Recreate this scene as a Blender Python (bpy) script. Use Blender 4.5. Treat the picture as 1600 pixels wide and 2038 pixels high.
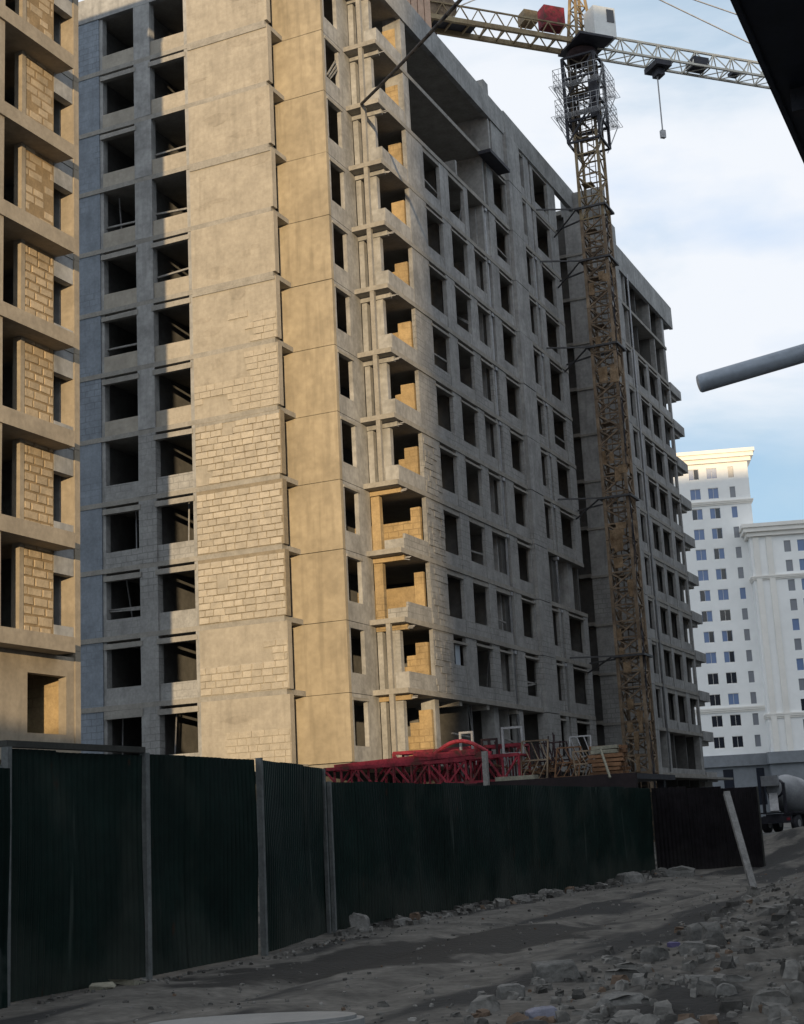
import bpy, math, random
from mathutils import Matrix, Vector
random.seed(7)
R = math.radians
for o in list(bpy.data.objects): bpy.data.objects.remove(o)
scene = bpy.context.scene
COL = scene.collection

# ------------------------------------------------------------------ camera
cam_d = bpy.data.cameras.new('camera'); cam = bpy.data.objects.new('camera', cam_d); COL.objects.link(cam)
cam_d.sensor_fit = 'HORIZONTAL'; cam_d.sensor_width = 36.0; cam_d.lens = 36.0 * 2901 / 1600
cam_d.clip_start = 0.05; cam_d.clip_end = 3000
pit, yaw, rol = 0.21434, 0.42223, 0.05169
fw = Vector((-math.sin(yaw) * math.cos(pit), math.cos(yaw) * math.cos(pit), math.sin(pit)))
rt = Vector((math.cos(yaw), math.sin(yaw), 0)); dn = fw.cross(rt)
if dn.z > 0: dn = -dn
r1 = math.cos(rol) * rt + math.sin(rol) * dn
d1 = -math.sin(rol) * rt + math.cos(rol) * dn
M = Matrix((r1, -d1, -fw)).transposed().to_4x4(); M.translation = Vector((0, 0, 1.6))
cam.matrix_world = M
scene.camera = cam

# ------------------------------------------------------------------ light
SUN_EL, SUN_D = R(4.6), R(25.8)           # low evening sun, behind the viewer to the right
sdir = Vector((math.sin(SUN_D) * math.cos(SUN_EL), -math.cos(SUN_D) * math.cos(SUN_EL), math.sin(SUN_EL)))
sd = bpy.data.lights.new('sun', 'SUN'); sd.energy = 4.1; sd.angle = R(0.53); sd.color = (1.0, 0.75, 0.44)
sun = bpy.data.objects.new('sun', sd); COL.objects.link(sun)
sun.rotation_euler = sdir.to_track_quat('Z', 'Y').to_euler(); sun.location = (30, -60, 60)

world = bpy.data.worlds.new('World'); scene.world = world; world.use_nodes = True
nt = world.node_tree; nt.nodes.clear()
def N(t, nt=nt, **k):
    n = nt.nodes.new(t)
    for a, b in k.items(): setattr(n, a, b)
    return n
L = nt.links.new
out = N('ShaderNodeOutputWorld'); mix = N('ShaderNodeMixShader')
bg1 = N('ShaderNodeBackground'); bg2 = N('ShaderNodeBackground')
sky = N('ShaderNodeTexSky', sky_type='NISHITA', sun_disc=False, sun_elevation=SUN_EL, sun_rotation=R(180 - 25.8), altitude=700, air_density=1.0, dust_density=0.6, ozone_density=2.0)
L(sky.outputs[0], bg1.inputs[0]); bg1.inputs[1].default_value = 0.15
tc = N('ShaderNodeTexCoord'); sep = N('ShaderNodeSeparateXYZ'); L(tc.outputs['Generated'], sep.inputs[0])
mp = N('ShaderNodeMapping'); mp.inputs['Scale'].default_value = (1.0, 1.0, 2.6); L(tc.outputs['Generated'], mp.inputs[0])
n1 = N('ShaderNodeTexNoise'); n1.inputs['Scale'].default_value = 3.2; n1.inputs['Detail'].default_value = 7; n1.inputs['Roughness'].default_value = 0.52; n1.inputs['Distortion'].default_value = 0.35
L(mp.outputs[0], n1.inputs[0])
cov = N('ShaderNodeMapRange', interpolation_type='SMOOTHSTEP'); cov.inputs[1].default_value = 0.19; cov.inputs[2].default_value = 0.31; cov.inputs[3].default_value = -0.18; cov.inputs[4].default_value = 0.17
L(sep.outputs[2], cov.inputs[0])
add = N('ShaderNodeMath', operation='ADD'); L(n1.outputs[0], add.inputs[0]); L(cov.outputs[0], add.inputs[1])
mr = N('ShaderNodeMapRange', interpolation_type='SMOOTHSTEP'); mr.inputs[1].default_value = 0.40; mr.inputs[2].default_value = 0.68; mr.inputs[3].default_value = 0.62; mr.inputs[4].default_value = 1.0
L(add.outputs[0], mr.inputs[0])
n2 = N('ShaderNodeTexNoise'); n2.inputs['Scale'].default_value = 5.0; n2.inputs['Detail'].default_value = 6; L(mp.outputs[0], n2.inputs[0])
cr = N('ShaderNodeValToRGB'); cr.color_ramp.elements[0].position = 0.28; cr.color_ramp.elements[0].color = (0.58, 0.735, 0.96, 1); cr.color_ramp.elements[1].position = 0.53; cr.color_ramp.elements[1].color = (0.90, 0.94, 1.0, 1)
el = N('ShaderNodeMapRange', interpolation_type='SMOOTHSTEP'); el.inputs[1].default_value = 0.12; el.inputs[2].default_value = 0.55; el.inputs[3].default_value = -0.03; el.inputs[4].default_value = 0.12; L(sep.outputs[2], el.inputs[0])
ad2 = N('ShaderNodeMath', operation='ADD'); L(n2.outputs[0], ad2.inputs[0]); L(el.outputs[0], ad2.inputs[1]); L(ad2.outputs[0], cr.inputs[0])
cm = N('ShaderNodeMix', data_type='RGBA'); L(mr.outputs[0], cm.inputs[0]); cm.inputs[6].default_value = (0.26, 0.68, 1.05, 1); L(cr.outputs[0], cm.inputs[7]); L(cm.outputs[2], bg2.inputs[0]); bg2.inputs[1].default_value = 0.93
L(mr.outputs[0], mix.inputs[0]); L(bg1.outputs[0], mix.inputs[1]); L(bg2.outputs[0], mix.inputs[2]); L(mix.outputs[0], out.inputs[0])

vs = scene.view_settings; vs.view_transform = 'Standard'; vs.look = 'None'; vs.gamma = 1.0; vs.exposure = 0.1; vs.use_curve_mapping = False
scene.render.engine = 'CYCLES'
scene.cycles.max_bounces = 4; scene.cycles.diffuse_bounces = 3

# ------------------------------------------------------------------ materials
MATS = {}
def mat(name, base, var=0.25, rough=0.9, scale=1.2, bump=0.15, streak=0.0, bricks=None, brick_amt=0.25, dirt=None, objvar=0.0, metal=0.0, hue=None, spec=0.3, fine=14.0):
    if name in MATS: return MATS[name]
    m = bpy.data.materials.new(name); m.use_nodes = True; t = m.node_tree; t.nodes.clear()
    n = lambda ty, **k: N(ty, t, **k)
    l = t.links.new
    o = n('ShaderNodeOutputMaterial'); b = n('ShaderNodeBsdfPrincipled'); l(b.outputs[0], o.inputs[0])
    b.inputs['Roughness'].default_value = rough; b.inputs['Metallic'].default_value = metal
    b.inputs['Specular IOR Level'].default_value = spec
    g = n('ShaderNodeNewGeometry')
    no = n('ShaderNodeTexNoise'); no.inputs['Scale'].default_value = scale; no.inputs['Detail'].default_value = 8; no.inputs['Roughness'].default_value = 0.62
    l(g.outputs['Position'], no.inputs['Vector'])
    rp = n('ShaderNodeValToRGB'); e = rp.color_ramp.elements
    dk = tuple(c * (1 - var) for c in base); lt = tuple(min(1, c * (1 + var)) for c in base)
    if hue: dk = tuple(a * h for a, h in zip(dk, hue))
    e[0].position = 0.3; e[0].color = (*dk, 1); e[1].position = 0.7; e[1].color = (*lt, 1)
    l(no.outputs[0], rp.inputs[0]); col = rp.outputs[0]
    def mulc(col, fac_socket, colour, amount=1.0):
        mx = n('ShaderNodeMix', data_type='RGBA', blend_type='MIX'); l(col, mx.inputs[6]); mx.inputs[7].default_value = (*colour, 1)
        if amount != 1.0:
            ml = n('ShaderNodeMath', operation='MULTIPLY'); l(fac_socket, ml.inputs[0]); ml.inputs[1].default_value = amount; fac_socket = ml.outputs[0]
        l(fac_socket, mx.inputs[0]); return mx.outputs[2]
    n5 = n('ShaderNodeTexNoise'); n5.inputs['Scale'].default_value = scale * 6.3; n5.inputs['Detail'].default_value = 4; l(g.outputs['Position'], n5.inputs['Vector'])
    r5 = n('ShaderNodeMapRange'); r5.inputs[1].default_value = 0.3; r5.inputs[2].default_value = 0.7; r5.inputs[3].default_value = 1 - var * 0.55; r5.inputs[4].default_value = 1 + var * 0.45; l(n5.outputs[0], r5.inputs[0])
    h5 = n('ShaderNodeHueSaturation'); l(col, h5.inputs['Color']); l(r5.outputs[0], h5.inputs['Value']); col = h5.outputs[0]
    hgt = None
    if streak:
        mp = n('ShaderNodeMapping'); mp.inputs['Scale'].default_value = (2.2, 2.2, 0.22); l(g.outputs['Position'], mp.inputs[0])
        ns = n('ShaderNodeTexNoise'); ns.inputs['Scale'].default_value = 1.6; ns.inputs['Detail'].default_value = 5; l(mp.outputs[0], ns.inputs[0])
        r2 = n('ShaderNodeMapRange'); r2.inputs[1].default_value = 0.5; r2.inputs[2].default_value = 0.72; l(ns.outputs[0], r2.inputs[0])
        col = mulc(col, r2.outputs[0], tuple(c * 0.55 for c in base), streak)
    if bricks:
        sx = n('ShaderNodeSeparateXYZ'); l(g.outputs['Position'], sx.inputs[0])
        ad = n('ShaderNodeMath', operation='ADD'); l(sx.outputs[0], ad.inputs[0]); l(sx.outputs[1], ad.inputs[1])
        cx = n('ShaderNodeCombineXYZ'); l(ad.outputs[0], cx.inputs[0]); l(sx.outputs[2], cx.inputs[1])
        nd = n('ShaderNodeTexNoise'); nd.inputs['Scale'].default_value = 2.5; l(g.outputs['Position'], nd.inputs[0])
        va = n('ShaderNodeVectorMath', operation='MULTIPLY_ADD'); l(nd.outputs[1], va.inputs[0]); va.inputs[1].default_value = (0.07, 0.07, 0); l(cx.outputs[0], va.inputs[2])
        br = n('ShaderNodeTexBrick'); br.inputs['Scale'].default_value = 1.0; br.inputs['Brick Width'].default_value = bricks[0]; br.inputs['Row Height'].default_value = bricks[1]
        br.inputs['Mortar Size'].default_value = bricks[2]; br.inputs['Mortar Smooth'].default_value = 0.3
        br.inputs['Color1'].default_value = (1, 1, 1, 1); br.inputs['Color2'].default_value = (0.7, 0.7, 0.7, 1); br.inputs['Mortar'].default_value = (0, 0, 0, 1)
        l(va.outputs[0], br.inputs[0])
        pn = n('ShaderNodeTexNoise'); pn.inputs['Scale'].default_value = 0.45; pn.inputs['Detail'].default_value = 3; l(g.outputs['Position'], pn.inputs[0])
        pr = n('ShaderNodeMapRange'); pr.inputs[1].default_value = 0.42; pr.inputs[2].default_value = 0.6; l(pn.outputs[0], pr.inputs[0])
        mf = n('ShaderNodeMath', operation='MULTIPLY'); l(br.outputs['Fac'], mf.inputs[0]); l(pr.outputs[0], mf.inputs[1])
        col = mulc(col, mf.outputs[0], tuple(c * 0.5 for c in base), brick_amt * 2.2)
        hgt = mf.outputs[0]
    if dirt:
        zz = n('ShaderNodeSeparateXYZ'); l(g.outputs['Position'], zz.inputs[0])
        dn_ = n('ShaderNodeTexNoise'); dn_.inputs['Scale'].default_value = 1.1; dn_.inputs['Detail'].default_value = 6; l(g.outputs['Position'], dn_.inputs[0])
        a1 = n('ShaderNodeMath', operation='MULTIPLY_ADD'); l(dn_.outputs[0], a1.inputs[0]); a1.inputs[1].default_value = -2.6; l(zz.outputs[2], a1.inputs[2])
        r3 = n('ShaderNodeMapRange'); r3.inputs[1].default_value = dirt[1]; r3.inputs[2].default_value = dirt[2]; r3.inputs[3].default_value = 1; r3.inputs[4].default_value = 0; l(a1.outputs[0], r3.inputs[0])
        col = mulc(col, r3.outputs[0], dirt[0], dirt[3])
    if objvar:
        oi = n('ShaderNodeObjectInfo'); hs = n('ShaderNodeHueSaturation'); l(col, hs.inputs['Color'])
        mrr = n('ShaderNodeMapRange'); mrr.inputs[3].default_value = 1 - objvar; mrr.inputs[4].default_value = 1 + objvar; l(oi.outputs['Random'], mrr.inputs[0]); l(mrr.outputs[0], hs.inputs['Value'])
        col = hs.outputs[0]
    l(col, b.inputs['Base Color'])
    if bump:
        nf = n('ShaderNodeTexNoise'); nf.inputs['Scale'].default_value = fine; nf.inputs['Detail'].default_value = 6; l(g.outputs['Position'], nf.inputs['Vector'])
        h = nf.outputs[0]
        if hgt:
            sb = n('ShaderNodeMath', operation='SUBTRACT'); l(h, sb.inputs[0]); l(hgt, sb.inputs[1]); h = sb.outputs[0]
        bm = n('ShaderNodeBump'); bm.inputs['Strength'].default_value = bump; bm.inputs['Distance'].default_value = 0.03; l(h, bm.inputs['Height']); l(bm.outputs[0], b.inputs['Normal'])
    MATS[name] = m
    return m

CONC = mat('concrete', (0.315, 0.313, 0.308), 0.28, scale=0.8, streak=0.5)
CONC_S = mat('slab_concrete', (0.29, 0.275, 0.25), 0.2, scale=1.5)
CORE = mat('core_concrete', (0.345, 0.295, 0.218), 0.2, scale=0.55, streak=0.5, bump=0.1)
BLOCKW = mat('block_wall', (0.305, 0.302, 0.295), 0.22, scale=1.4, bricks=(0.55, 0.29, 0.022), brick_amt=0.3, streak=0.2)
SHADEW = mat('shade_tinted_block_wall', (0.225, 0.255, 0.295), 0.2, scale=1.2, bricks=(0.5, 0.29, 0.022), brick_amt=0.25, streak=0.25)  # blue cast of the shaded left wall is put into the block colour
PLAST = mat('smeared_block_wall', (0.355, 0.322, 0.272), 0.16, scale=1.0, bricks=(0.55, 0.29, 0.02), brick_amt=0.04, streak=0.3)
BRICK = mat('pale_block', (0.40, 0.36, 0.30), 0.14, scale=3.0, objvar=0.10, bump=0.3)
MORT = mat('mortar', (0.235, 0.20, 0.15), 0.2, scale=3.0)
YBRICK = mat('yellow_block', (0.37, 0.275, 0.155), 0.2, scale=2.2, objvar=0.14, bump=0.3, bricks=(0.5, 0.28, 0.03), brick_amt=0.25)
LBRICK = mat('tan_block', (0.41, 0.325, 0.22), 0.18, scale=2.4, objvar=0.13, bump=0.35)
LMORT = mat('tan_mortar', (0.27, 0.195, 0.11), 0.2, scale=2.4)
LCONC = mat('tan_concrete', (0.315, 0.27, 0.21), 0.18, scale=1.2, streak=0.25)
INTER = mat('shade_darkened_interior', (0.12, 0.118, 0.115), 0.25, scale=0.7)  # darker than bare concrete: room shade is put into the base colour
PIPE = mat('grey_pipe', (0.33, 0.34, 0.36), 0.2, rough=0.6, scale=3)
FENCE = mat('green_sheet', (0.005, 0.0135, 0.0112), 0.35, rough=0.45, scale=0.8, bump=0.06, streak=0.0, dirt=((0.055, 0.06, 0.052), -2.2, -0.35, 0.85), spec=0.12)
def scuff(m, colour, amt, sc=(5.0, 5.0, 0.35), lo=0.66, hi=0.74):
    t = m.node_tree; b = [n for n in t.nodes if n.type == 'BSDF_PRINCIPLED'][0]; src = b.inputs['Base Color'].links[0].from_socket
    g = N('ShaderNodeNewGeometry', t); mp_ = N('ShaderNodeMapping', t); mp_.inputs['Scale'].default_value = sc; t.links.new(g.outputs['Position'], mp_.inputs[0])
    no = N('ShaderNodeTexNoise', t); no.inputs['Scale'].default_value = 1.0; no.inputs['Detail'].default_value = 3; t.links.new(mp_.outputs[0], no.inputs[0])
    r = N('ShaderNodeMapRange', t); r.inputs[1].default_value = lo; r.inputs[2].default_value = hi; r.inputs[4].default_value = amt; t.links.new(no.outputs[0], r.inputs[0])
    mx = N('ShaderNodeMix', t, data_type='RGBA'); t.links.new(r.outputs[0], mx.inputs[0]); t.links.new(src, mx.inputs[6]); mx.inputs[7].default_value = (*colour, 1); t.links.new(mx.outputs[2], b.inputs['Base Color'])
scuff(FENCE, (0.05, 0.065, 0.058), 0.7)
scuff(FENCE, (0.030, 0.036, 0.030), 0.5, (1.1, 1.1, 0.7), 0.54, 0.72)
scuff(FENCE, (0.028, 0.016, 0.010), 0.8, (7.0, 7.0, 2.0), 0.70, 0.76)
FENCEB = mat('brown_sheet', (0.012, 0.0105, 0.012), 0.4, rough=0.8, scale=1.0, spec=0.05, bump=0.06, dirt=((0.04, 0.038, 0.036), -2.3, -0.6, 0.6))
POST = mat('grey_post', (0.12,0.128,0.128), 0.3, rough=0.7, scale=4)
CAPM = mat('dark_beam', (0.04,0.04,0.036), 0.3, rough=0.8, scale=3)
RED = mat('red_paint', (0.26, 0.026, 0.042), 0.45, rough=0.7, scale=2.2, objvar=0.25, hue=(0.6, 0.9, 0.8))
scuff(RED, (0.07, 0.035, 0.025), 0.8, (2.5, 2.5, 2.5), 0.56, 0.64)
ORANGE = mat('orange_timber', (0.17, 0.09, 0.048), 0.35, rough=0.8, scale=2.5, objvar=0.3)
STEEL = mat('galvanised', (0.36, 0.36, 0.37), 0.25, rough=0.5, scale=5, metal=0.3)
DARKST = mat('dark_steel', (0.035, 0.035, 0.045), 0.3, rough=0.6, scale=4)
RUST = mat('rusty_steel', (0.034, 0.02, 0.022), 0.4, rough=0.85, scale=2)
YEL = mat('yellow_paint', (0.27, 0.215, 0.13), 0.3, rough=0.6, scale=1.3, hue=(0.8, 0.65, 0.55))
MASTB = mat('weathered_mast_paint', (0.225, 0.17, 0.118), 0.4, rough=0.75, scale=1.0, hue=(0.75, 0.7, 0.7))
PALEST = mat('pale_jib_paint', (0.58, 0.55, 0.48), 0.2, rough=0.6, scale=1.5)
WHITE = mat('white_render', (0.87, 0.87, 0.86), 0.05, rough=0.85, scale=0.15, bump=0.03)
CREAM = mat('cream_cornice', (0.82, 0.79, 0.74), 0.06, rough=0.85, scale=0.2, bump=0.03)
GREYR = mat('grey_render', (0.2, 0.215, 0.235), 0.15, rough=0.85, scale=0.3)
CABW = mat('white_cab', (0.72, 0.73, 0.72), 0.08, rough=0.5, scale=2, bump=0.02)
BLACK = mat('dark_canopy_sheet', (0.02, 0.026, 0.042), 0.2, rough=0.5, scale=3, bump=0.03)
CABLE = mat('black_cable', (0.035, 0.035, 0.042), 0.2, rough=0.6, scale=6)
STONE = mat('broken_concrete', (0.13, 0.128, 0.122), 0.3, scale=5, objvar=0.2, bump=0.6)
STONED = mat('dusty_rubble', (0.10, 0.097, 0.091), 0.45, scale=3, bump=0.6)
POLE = mat('weathered_timber', (0.25,0.245,0.235), 0.3, scale=6)
PLAST_B = mat('blue_plastic', (0.15,0.155,0.20), 0.2, rough=0.5, scale=8)
PAPER = mat('pale_litter', (0.25,0.24,0.19), 0.3, scale=9)
def glass(name, c, rough=0.12):
    m = bpy.data.materials.new(name); m.use_nodes = True; b = m.node_tree.nodes['Principled BSDF']
    b.inputs['Base Color'].default_value = (*c, 1); b.inputs['Roughness'].default_value = rough; b.inputs['Specular IOR Level'].default_value = 0.8
    return m
GLASS = glass('blue_glass', (0.12, 0.19, 0.36), 0.35); GLASSD = glass('dark_glass', (0.012, 0.015, 0.025)); GLASSG = glass('grey_glass', (0.20, 0.21, 0.24), 0.3)

# ------------------------------------------------------------------ mesh helpers
class MB:
    def __init__(s): s.v = []; s.f = []
    def box(s, x0, x1, y0, y1, z0, z1, j=0.0):
        b = len(s.v); q = lambda: random.uniform(-j, j) if j else 0
        for z in (z0, z1):
            for x, y in ((x0, y0), (x1, y0), (x1, y1), (x0, y1)): s.v.append((x + q(), y + q(), z + q()))
        s.f += [(b, b+3, b+2, b+1), (b+4, b+5, b+6, b+7), (b, b+1, b+5, b+4), (b+1, b+2, b+6, b+5), (b+2, b+3, b+7, b+6), (b+3, b, b+4, b+7)]
        return s
    def prism(s, pts, z0, z1):
        n = len(pts); b = len(s.v)
        s.v += [(x, y, z0) for x, y in pts] + [(x, y, z1) for x, y in pts]
        s.f += [tuple(b + i for i in reversed(range(n))), tuple(b + n + i for i in range(n))]
        s.f += [(b + i, b + (i+1) % n, b + n + (i+1) % n, b + n + i) for i in range(n)]
        return s
    def bar(s, a, c, w=0.05, h=None, n=4):
        a = Vector(a); c = Vector(c); d = c - a
        if d.length < 1e-6: return s
        d.normalize(); up = Vector((0, 0, 1)) if abs(d.z) < 0.95 else Vector((1, 0, 0))
        u = d.cross(up).normalized(); v = u.cross(d); h = h or w; b = len(s.v)
        for p in (a, c):
            for i in range(n):
                t = 2 * math.pi * (i + 0.5) / n; k = 0.7071 if n == 4 else 0.5
                s.v.append(tuple(p + u * (math.cos(t) * w * k) + v * (math.sin(t) * h * k)))
        s.f += [tuple(b + i for i in range(n)), tuple(b + n + i for i in reversed(range(n)))]
        s.f += [(b + i, b + n + i, b + n + (i+1) % n, b + (i+1) % n) for i in range(n)]
        return s
    def path(s, pts, w, n=8):
        for a, c in zip(pts, pts[1:]): s.bar(a, c, w, n=n)
        return s
    def lathe(s, prof, origin, axis, n=20):
        o = Vector(origin); ax = Vector(axis).normalized(); up = Vector((0, 0, 1)) if abs(ax.z) < 0.9 else Vector((1, 0, 0))
        u = ax.cross(up).normalized(); v = ax.cross(u); b = len(s.v)
        for t, r in prof:
            for i in range(n):
                a = 2 * math.pi * i / n; s.v.append(tuple(o + ax * t + u * (r * math.cos(a)) + v * (r * math.sin(a))))
        for k in range(len(prof) - 1):
            for i in range(n): s.f.append((b + k*n + i, b + k*n + (i+1) % n, b + (k+1)*n + (i+1) % n, b + (k+1)*n + i))
        s.f += [tuple(b + i for i in reversed(range(n))), tuple(b + (len(prof)-1)*n + i for i in range(n))]
        return s
    def rock(s, c, r, sx=1, sy=1, sz=0.7, rz=0.0):
        # irregular broken lump: jittered, sheared box with cut corners
        b = len(s.v); ca, sa = math.cos(rz), math.sin(rz)
        base = [(-1,-.6,-1),(1,-.7,-1),(1,.7,-1),(-1,.6,-1),(-.6,-1,-.9),(.6,-1,-.9),(.6,1,-.9),(-.6,1,-.9),
                (-.95,-.55,.6),(.9,-.6,.6),(.9,.6,.6),(-.9,.6,.6),(-.5,-.55,1),(.55,-.5,1),(.5,.55,1),(-.55,.5,1)]
        for x, y, z in base:
            x = (x + random.uniform(-.28, .28)) * r * sx; y = (y + random.uniform(-.28, .28)) * r * sy; z = (z + random.uniform(-.25, .25)) * r * sz
            s.v.append((c[0] + x*ca - y*sa, c[1] + x*sa + y*ca, c[2] + z))
        q = [(0,4,8),(4,5,9,8),(5,1,9),(1,2,10,9),(2,6,10),(6,7,11,10),(7,3,11),(3,0,8,11),(8,9,13,12),(9,10,14,13),(10,11,15,14),(11,8,12,15),(12,13,14,15),(0,1,5,4),(3,7,6,2),(0,3,2,1)]
        s.f += [tuple(b + i for i in f) for f in q]
        return s
    def mesh(s, name):
        me = bpy.data.meshes.new(name); me.from_pydata(s.v, [], s.f); me.update(); return me
    def build(s, name, m, parent=None, smooth=False):
        me = s.mesh(name); me.materials.append(m); return link(name, me, parent, smooth)
def link(name, me, parent=None, smooth=False):
    o = bpy.data.objects.new(name, me); COL.objects.link(o)
    if smooth:
        for p in me.polygons: p.use_smooth = True
    if parent:
        o.parent = parent; o.matrix_parent_inverse = parent.matrix_basis.inverted()
    return o
def tag(o, label=None, cat=None, group=None, kind=None):
    for k, v in (('label', label), ('category', cat), ('group', group), ('kind', kind)):
        if v: o[k] = v
    return o
def empty(name, loc):
    o = bpy.data.objects.new(name, None); COL.objects.link(o); o.location = loc; o.empty_display_size = 0.5; return o
def part(name, m, parent, *boxes, j=0.0):
    b = MB()
    if j == 0.0 and name in ('pier', 'sill_wall', 'lintel', 'wall_panel', 'column', 'pilaster', 'balustrade', 'edge_beam', 'parapet'): j = 0.011
    for q in boxes: b.box(*q, j=j)
    return b.build(name, m, parent)

# shared block meshes (front faces -y, unit size)
def block_mesh(m):
    b = MB(); r = lambda a: random.uniform(-a, a); c = 0.06
    v = [(-.5,.5,-.5),(.5,.5,-.5),(.5,.5,.5),(-.5,.5,.5)]
    f = [(-.5 + r(.03), -.2, -.5 + r(.04)), (.5 + r(.03), -.2, -.5 + r(.04)), (.5 + r(.03), -.2, .5 + r(.04)), (-.5 + r(.03), -.2, .5 + r(.04))]
    g = [(-.5 + c*0.6 + r(.02), -.5 + r(.2), -.5 + c + r(.03)), (.5 - c*0.6 + r(.02), -.5 + r(.2), -.5 + c + r(.03)), (.5 - c*0.6 + r(.02), -.5 + r(.2), .5 - c + r(.03)), (-.5 + c*0.6 + r(.02), -.5 + r(.2), .5 - c + r(.03))]
    b.v = v + f + g
    for i in range(4):
        k = (i + 1) % 4
        b.f += [(i, 4+i, 4+k, k), (4+i, 8+i, 8+k, 4+k)]
    b.f.append((8, 9, 10, 11))
    me = b.mesh('block'); me.materials.append(m); return me

# ------------------------------------------------------------------ ground
def hash2(i, j):
    n = math.sin(i * 127.1 + j * 311.7) * 43758.5453; return n - math.floor(n)
def vnoise(x, y):
    i, j = math.floor(x), math.floor(y); u, v = x - i, y - j; u = u*u*(3-2*u); v = v*v*(3-2*v)
    return (hash2(i,j)*(1-u)+hash2(i+1,j)*u)*(1-v)+(hash2(i,j+1)*(1-u)+hash2(i+1,j+1)*u)*v
def sst(a, b, x):
    t = max(0, min(1, (x - a) / (b - a))); return t*t*(3-2*t)
def gh(x, y):
    h = (vnoise(x*0.5, y*0.5) - 0.5) * 0.10 + (vnoise(x*1.7+9, y*1.7) - 0.5) * 0.05
    # rubble bank on the right, running along the track and rising with distance
    edge = -5.2 + 0.9 * (vnoise(y*0.25, 3.1) - 0.5)
    bank = sst(edge, edge + 2.8, x) * sst(6, 15, y)
    far = sst(17, 40, y)
    h += bank * (0.10 + 0.75 * far + (vnoise(x*0.8+4, y*0.8) - 0.5) * (0.35 + 0.3*far) + (vnoise(x*2.6, y*2.6+7) - 0.5) * 0.16)
    # wheel ruts along the track
    for cx in (-7.3, -8.9):
        d = abs(x - cx - 0.5*math.sin(y*0.16)); h -= 0.07 * math.exp(-(d/0.28)**2) * sst(8, 14, y)
    # ground rises a little towards the end of the track
    h += 0.35 * sst(36, 60, y) * sst(-14, -6, x)
    h += 0.95 * math.exp(-((x + 8.2)/3.2)**2 - ((y - 52)/5.5)**2) + 0.5 * math.exp(-((x + 3.5)/2.2)**2 - ((y - 27)/3.5)**2)
    if x < -13: h *= 0.3
    return h
def build_ground():
    xs = [-900, -300, -120, -60, -30, -20, -16, -14]; x = -13.0
    while x < 6: xs.append(round(x, 3)); x += 0.16
    xs += [7, 9, 12, 20, 40, 100, 300, 900]
    ys = [-500, -200, -60, -20, -5, 2]; y = 5.0
    while y < 60: ys.append(round(y, 3)); y += 0.14 + max(0, y - 12) * 0.012
    ys += [64, 70, 80, 95, 120, 160, 250, 500, 1200]
    v = [(a, b, gh(a, b) if (-14 < a < 12 and 2 < b < 80) else 0.35 * sst(36, 60, b) * sst(-14, -6, a) * (1 - sst(90, 160, b))) for b in ys for a in xs]
    w = len(xs); f = [(j*w+i, j*w+i+1, (j+1)*w+i+1, (j+1)*w+i) for j in range(len(ys)-1) for i in range(w-1)]
    me = bpy.data.meshes.new('ground'); me.from_pydata(v, [], f); me.update()
    for p in me.polygons: p.use_smooth = True
    m = mat('dirt_ground', (0.102, 0.096, 0.087), 0.45, scale=1.3, bump=1.0, fine=11.0)
    t = m.node_tree; b = [n for n in t.nodes if n.type == 'BSDF_PRINCIPLED'][0]; src = b.inputs['Base Color'].links[0].from_socket
    g = N('ShaderNodeNewGeometry', t); mp_ = N('ShaderNodeMapping', t); mp_.inputs['Scale'].default_value = (0.75, 0.16, 1); t.links.new(g.outputs['Position'], mp_.inputs[0])
    no = N('ShaderNodeTexNoise', t); no.inputs['Scale'].default_value = 1.0; no.inputs['Detail'].default_value = 4; t.links.new(mp_.outputs[0], no.inputs[0])
    mr_ = N('ShaderNodeMapRange', t); mr_.inputs[1].default_value = 0.50; mr_.inputs[2].default_value = 0.57; t.links.new(no.outputs[0], mr_.inputs[0])
    mx = N('ShaderNodeMix', t, data_type='RGBA'); t.links.new(mr_.outputs[0], mx.inputs[0]); t.links.new(src, mx.inputs[6]); mx.inputs[7].default_value = (0.026, 0.0255, 0.025, 1); t.links.new(mx.outputs[2], b.inputs['Base Color'])
    sx = N('ShaderNodeSeparateXYZ', t); t.links.new(g.outputs['Position'], sx.inputs[0])
    def mth(op, a, c=None, d=None):
        n_ = N('ShaderNodeMath', t, operation=op)
        for i_, v_ in enumerate((a, c, d)):
            if v_ is None: continue
            if isinstance(v_, (int, float)): n_.inputs[i_].default_value = v_
            else: t.links.new(v_, n_.inputs[i_])
        return n_.outputs[0]
    # long damp hollow lying along the ruts: distance to its axis, edge broken up by noise
    ex = mth('DIVIDE', mth('ADD', sx.outputs[0], mth('MULTIPLY_ADD', sx.outputs[1], -0.22, 12.6)), 1.25)
    ey = mth('DIVIDE', mth('ADD', sx.outputs[1], -19.0), 4.6)
    rr = mth('SQRT', mth('ADD', mth('MULTIPLY', ex, ex), mth('MULTIPLY', ey, ey)))
    nz = N('ShaderNodeTexNoise', t); nz.inputs['Scale'].default_value = 1.4; nz.inputs['Detail'].default_value = 5; t.links.new(g.outputs['Position'], nz.inputs[0])
    rr = mth('ADD', rr, mth('MULTIPLY_ADD', nz.outputs[0], 1.3, -0.65))
    wet = N('ShaderNodeMapRange', t, interpolation_type='SMOOTHSTEP'); wet.inputs[1].default_value = 1.06; wet.inputs[2].default_value = 0.86; t.links.new(rr, wet.inputs[0])
    mw_ = N('ShaderNodeMix', t, data_type='RGBA'); t.links.new(wet.outputs[0], mw_.inputs[0]); t.links.new(mx.outputs[2], mw_.inputs[6]); mw_.inputs[7].default_value = (0.019, 0.0175, 0.0155, 1); t.links.new(mw_.outputs[2], b.inputs['Base Color'])
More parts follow.
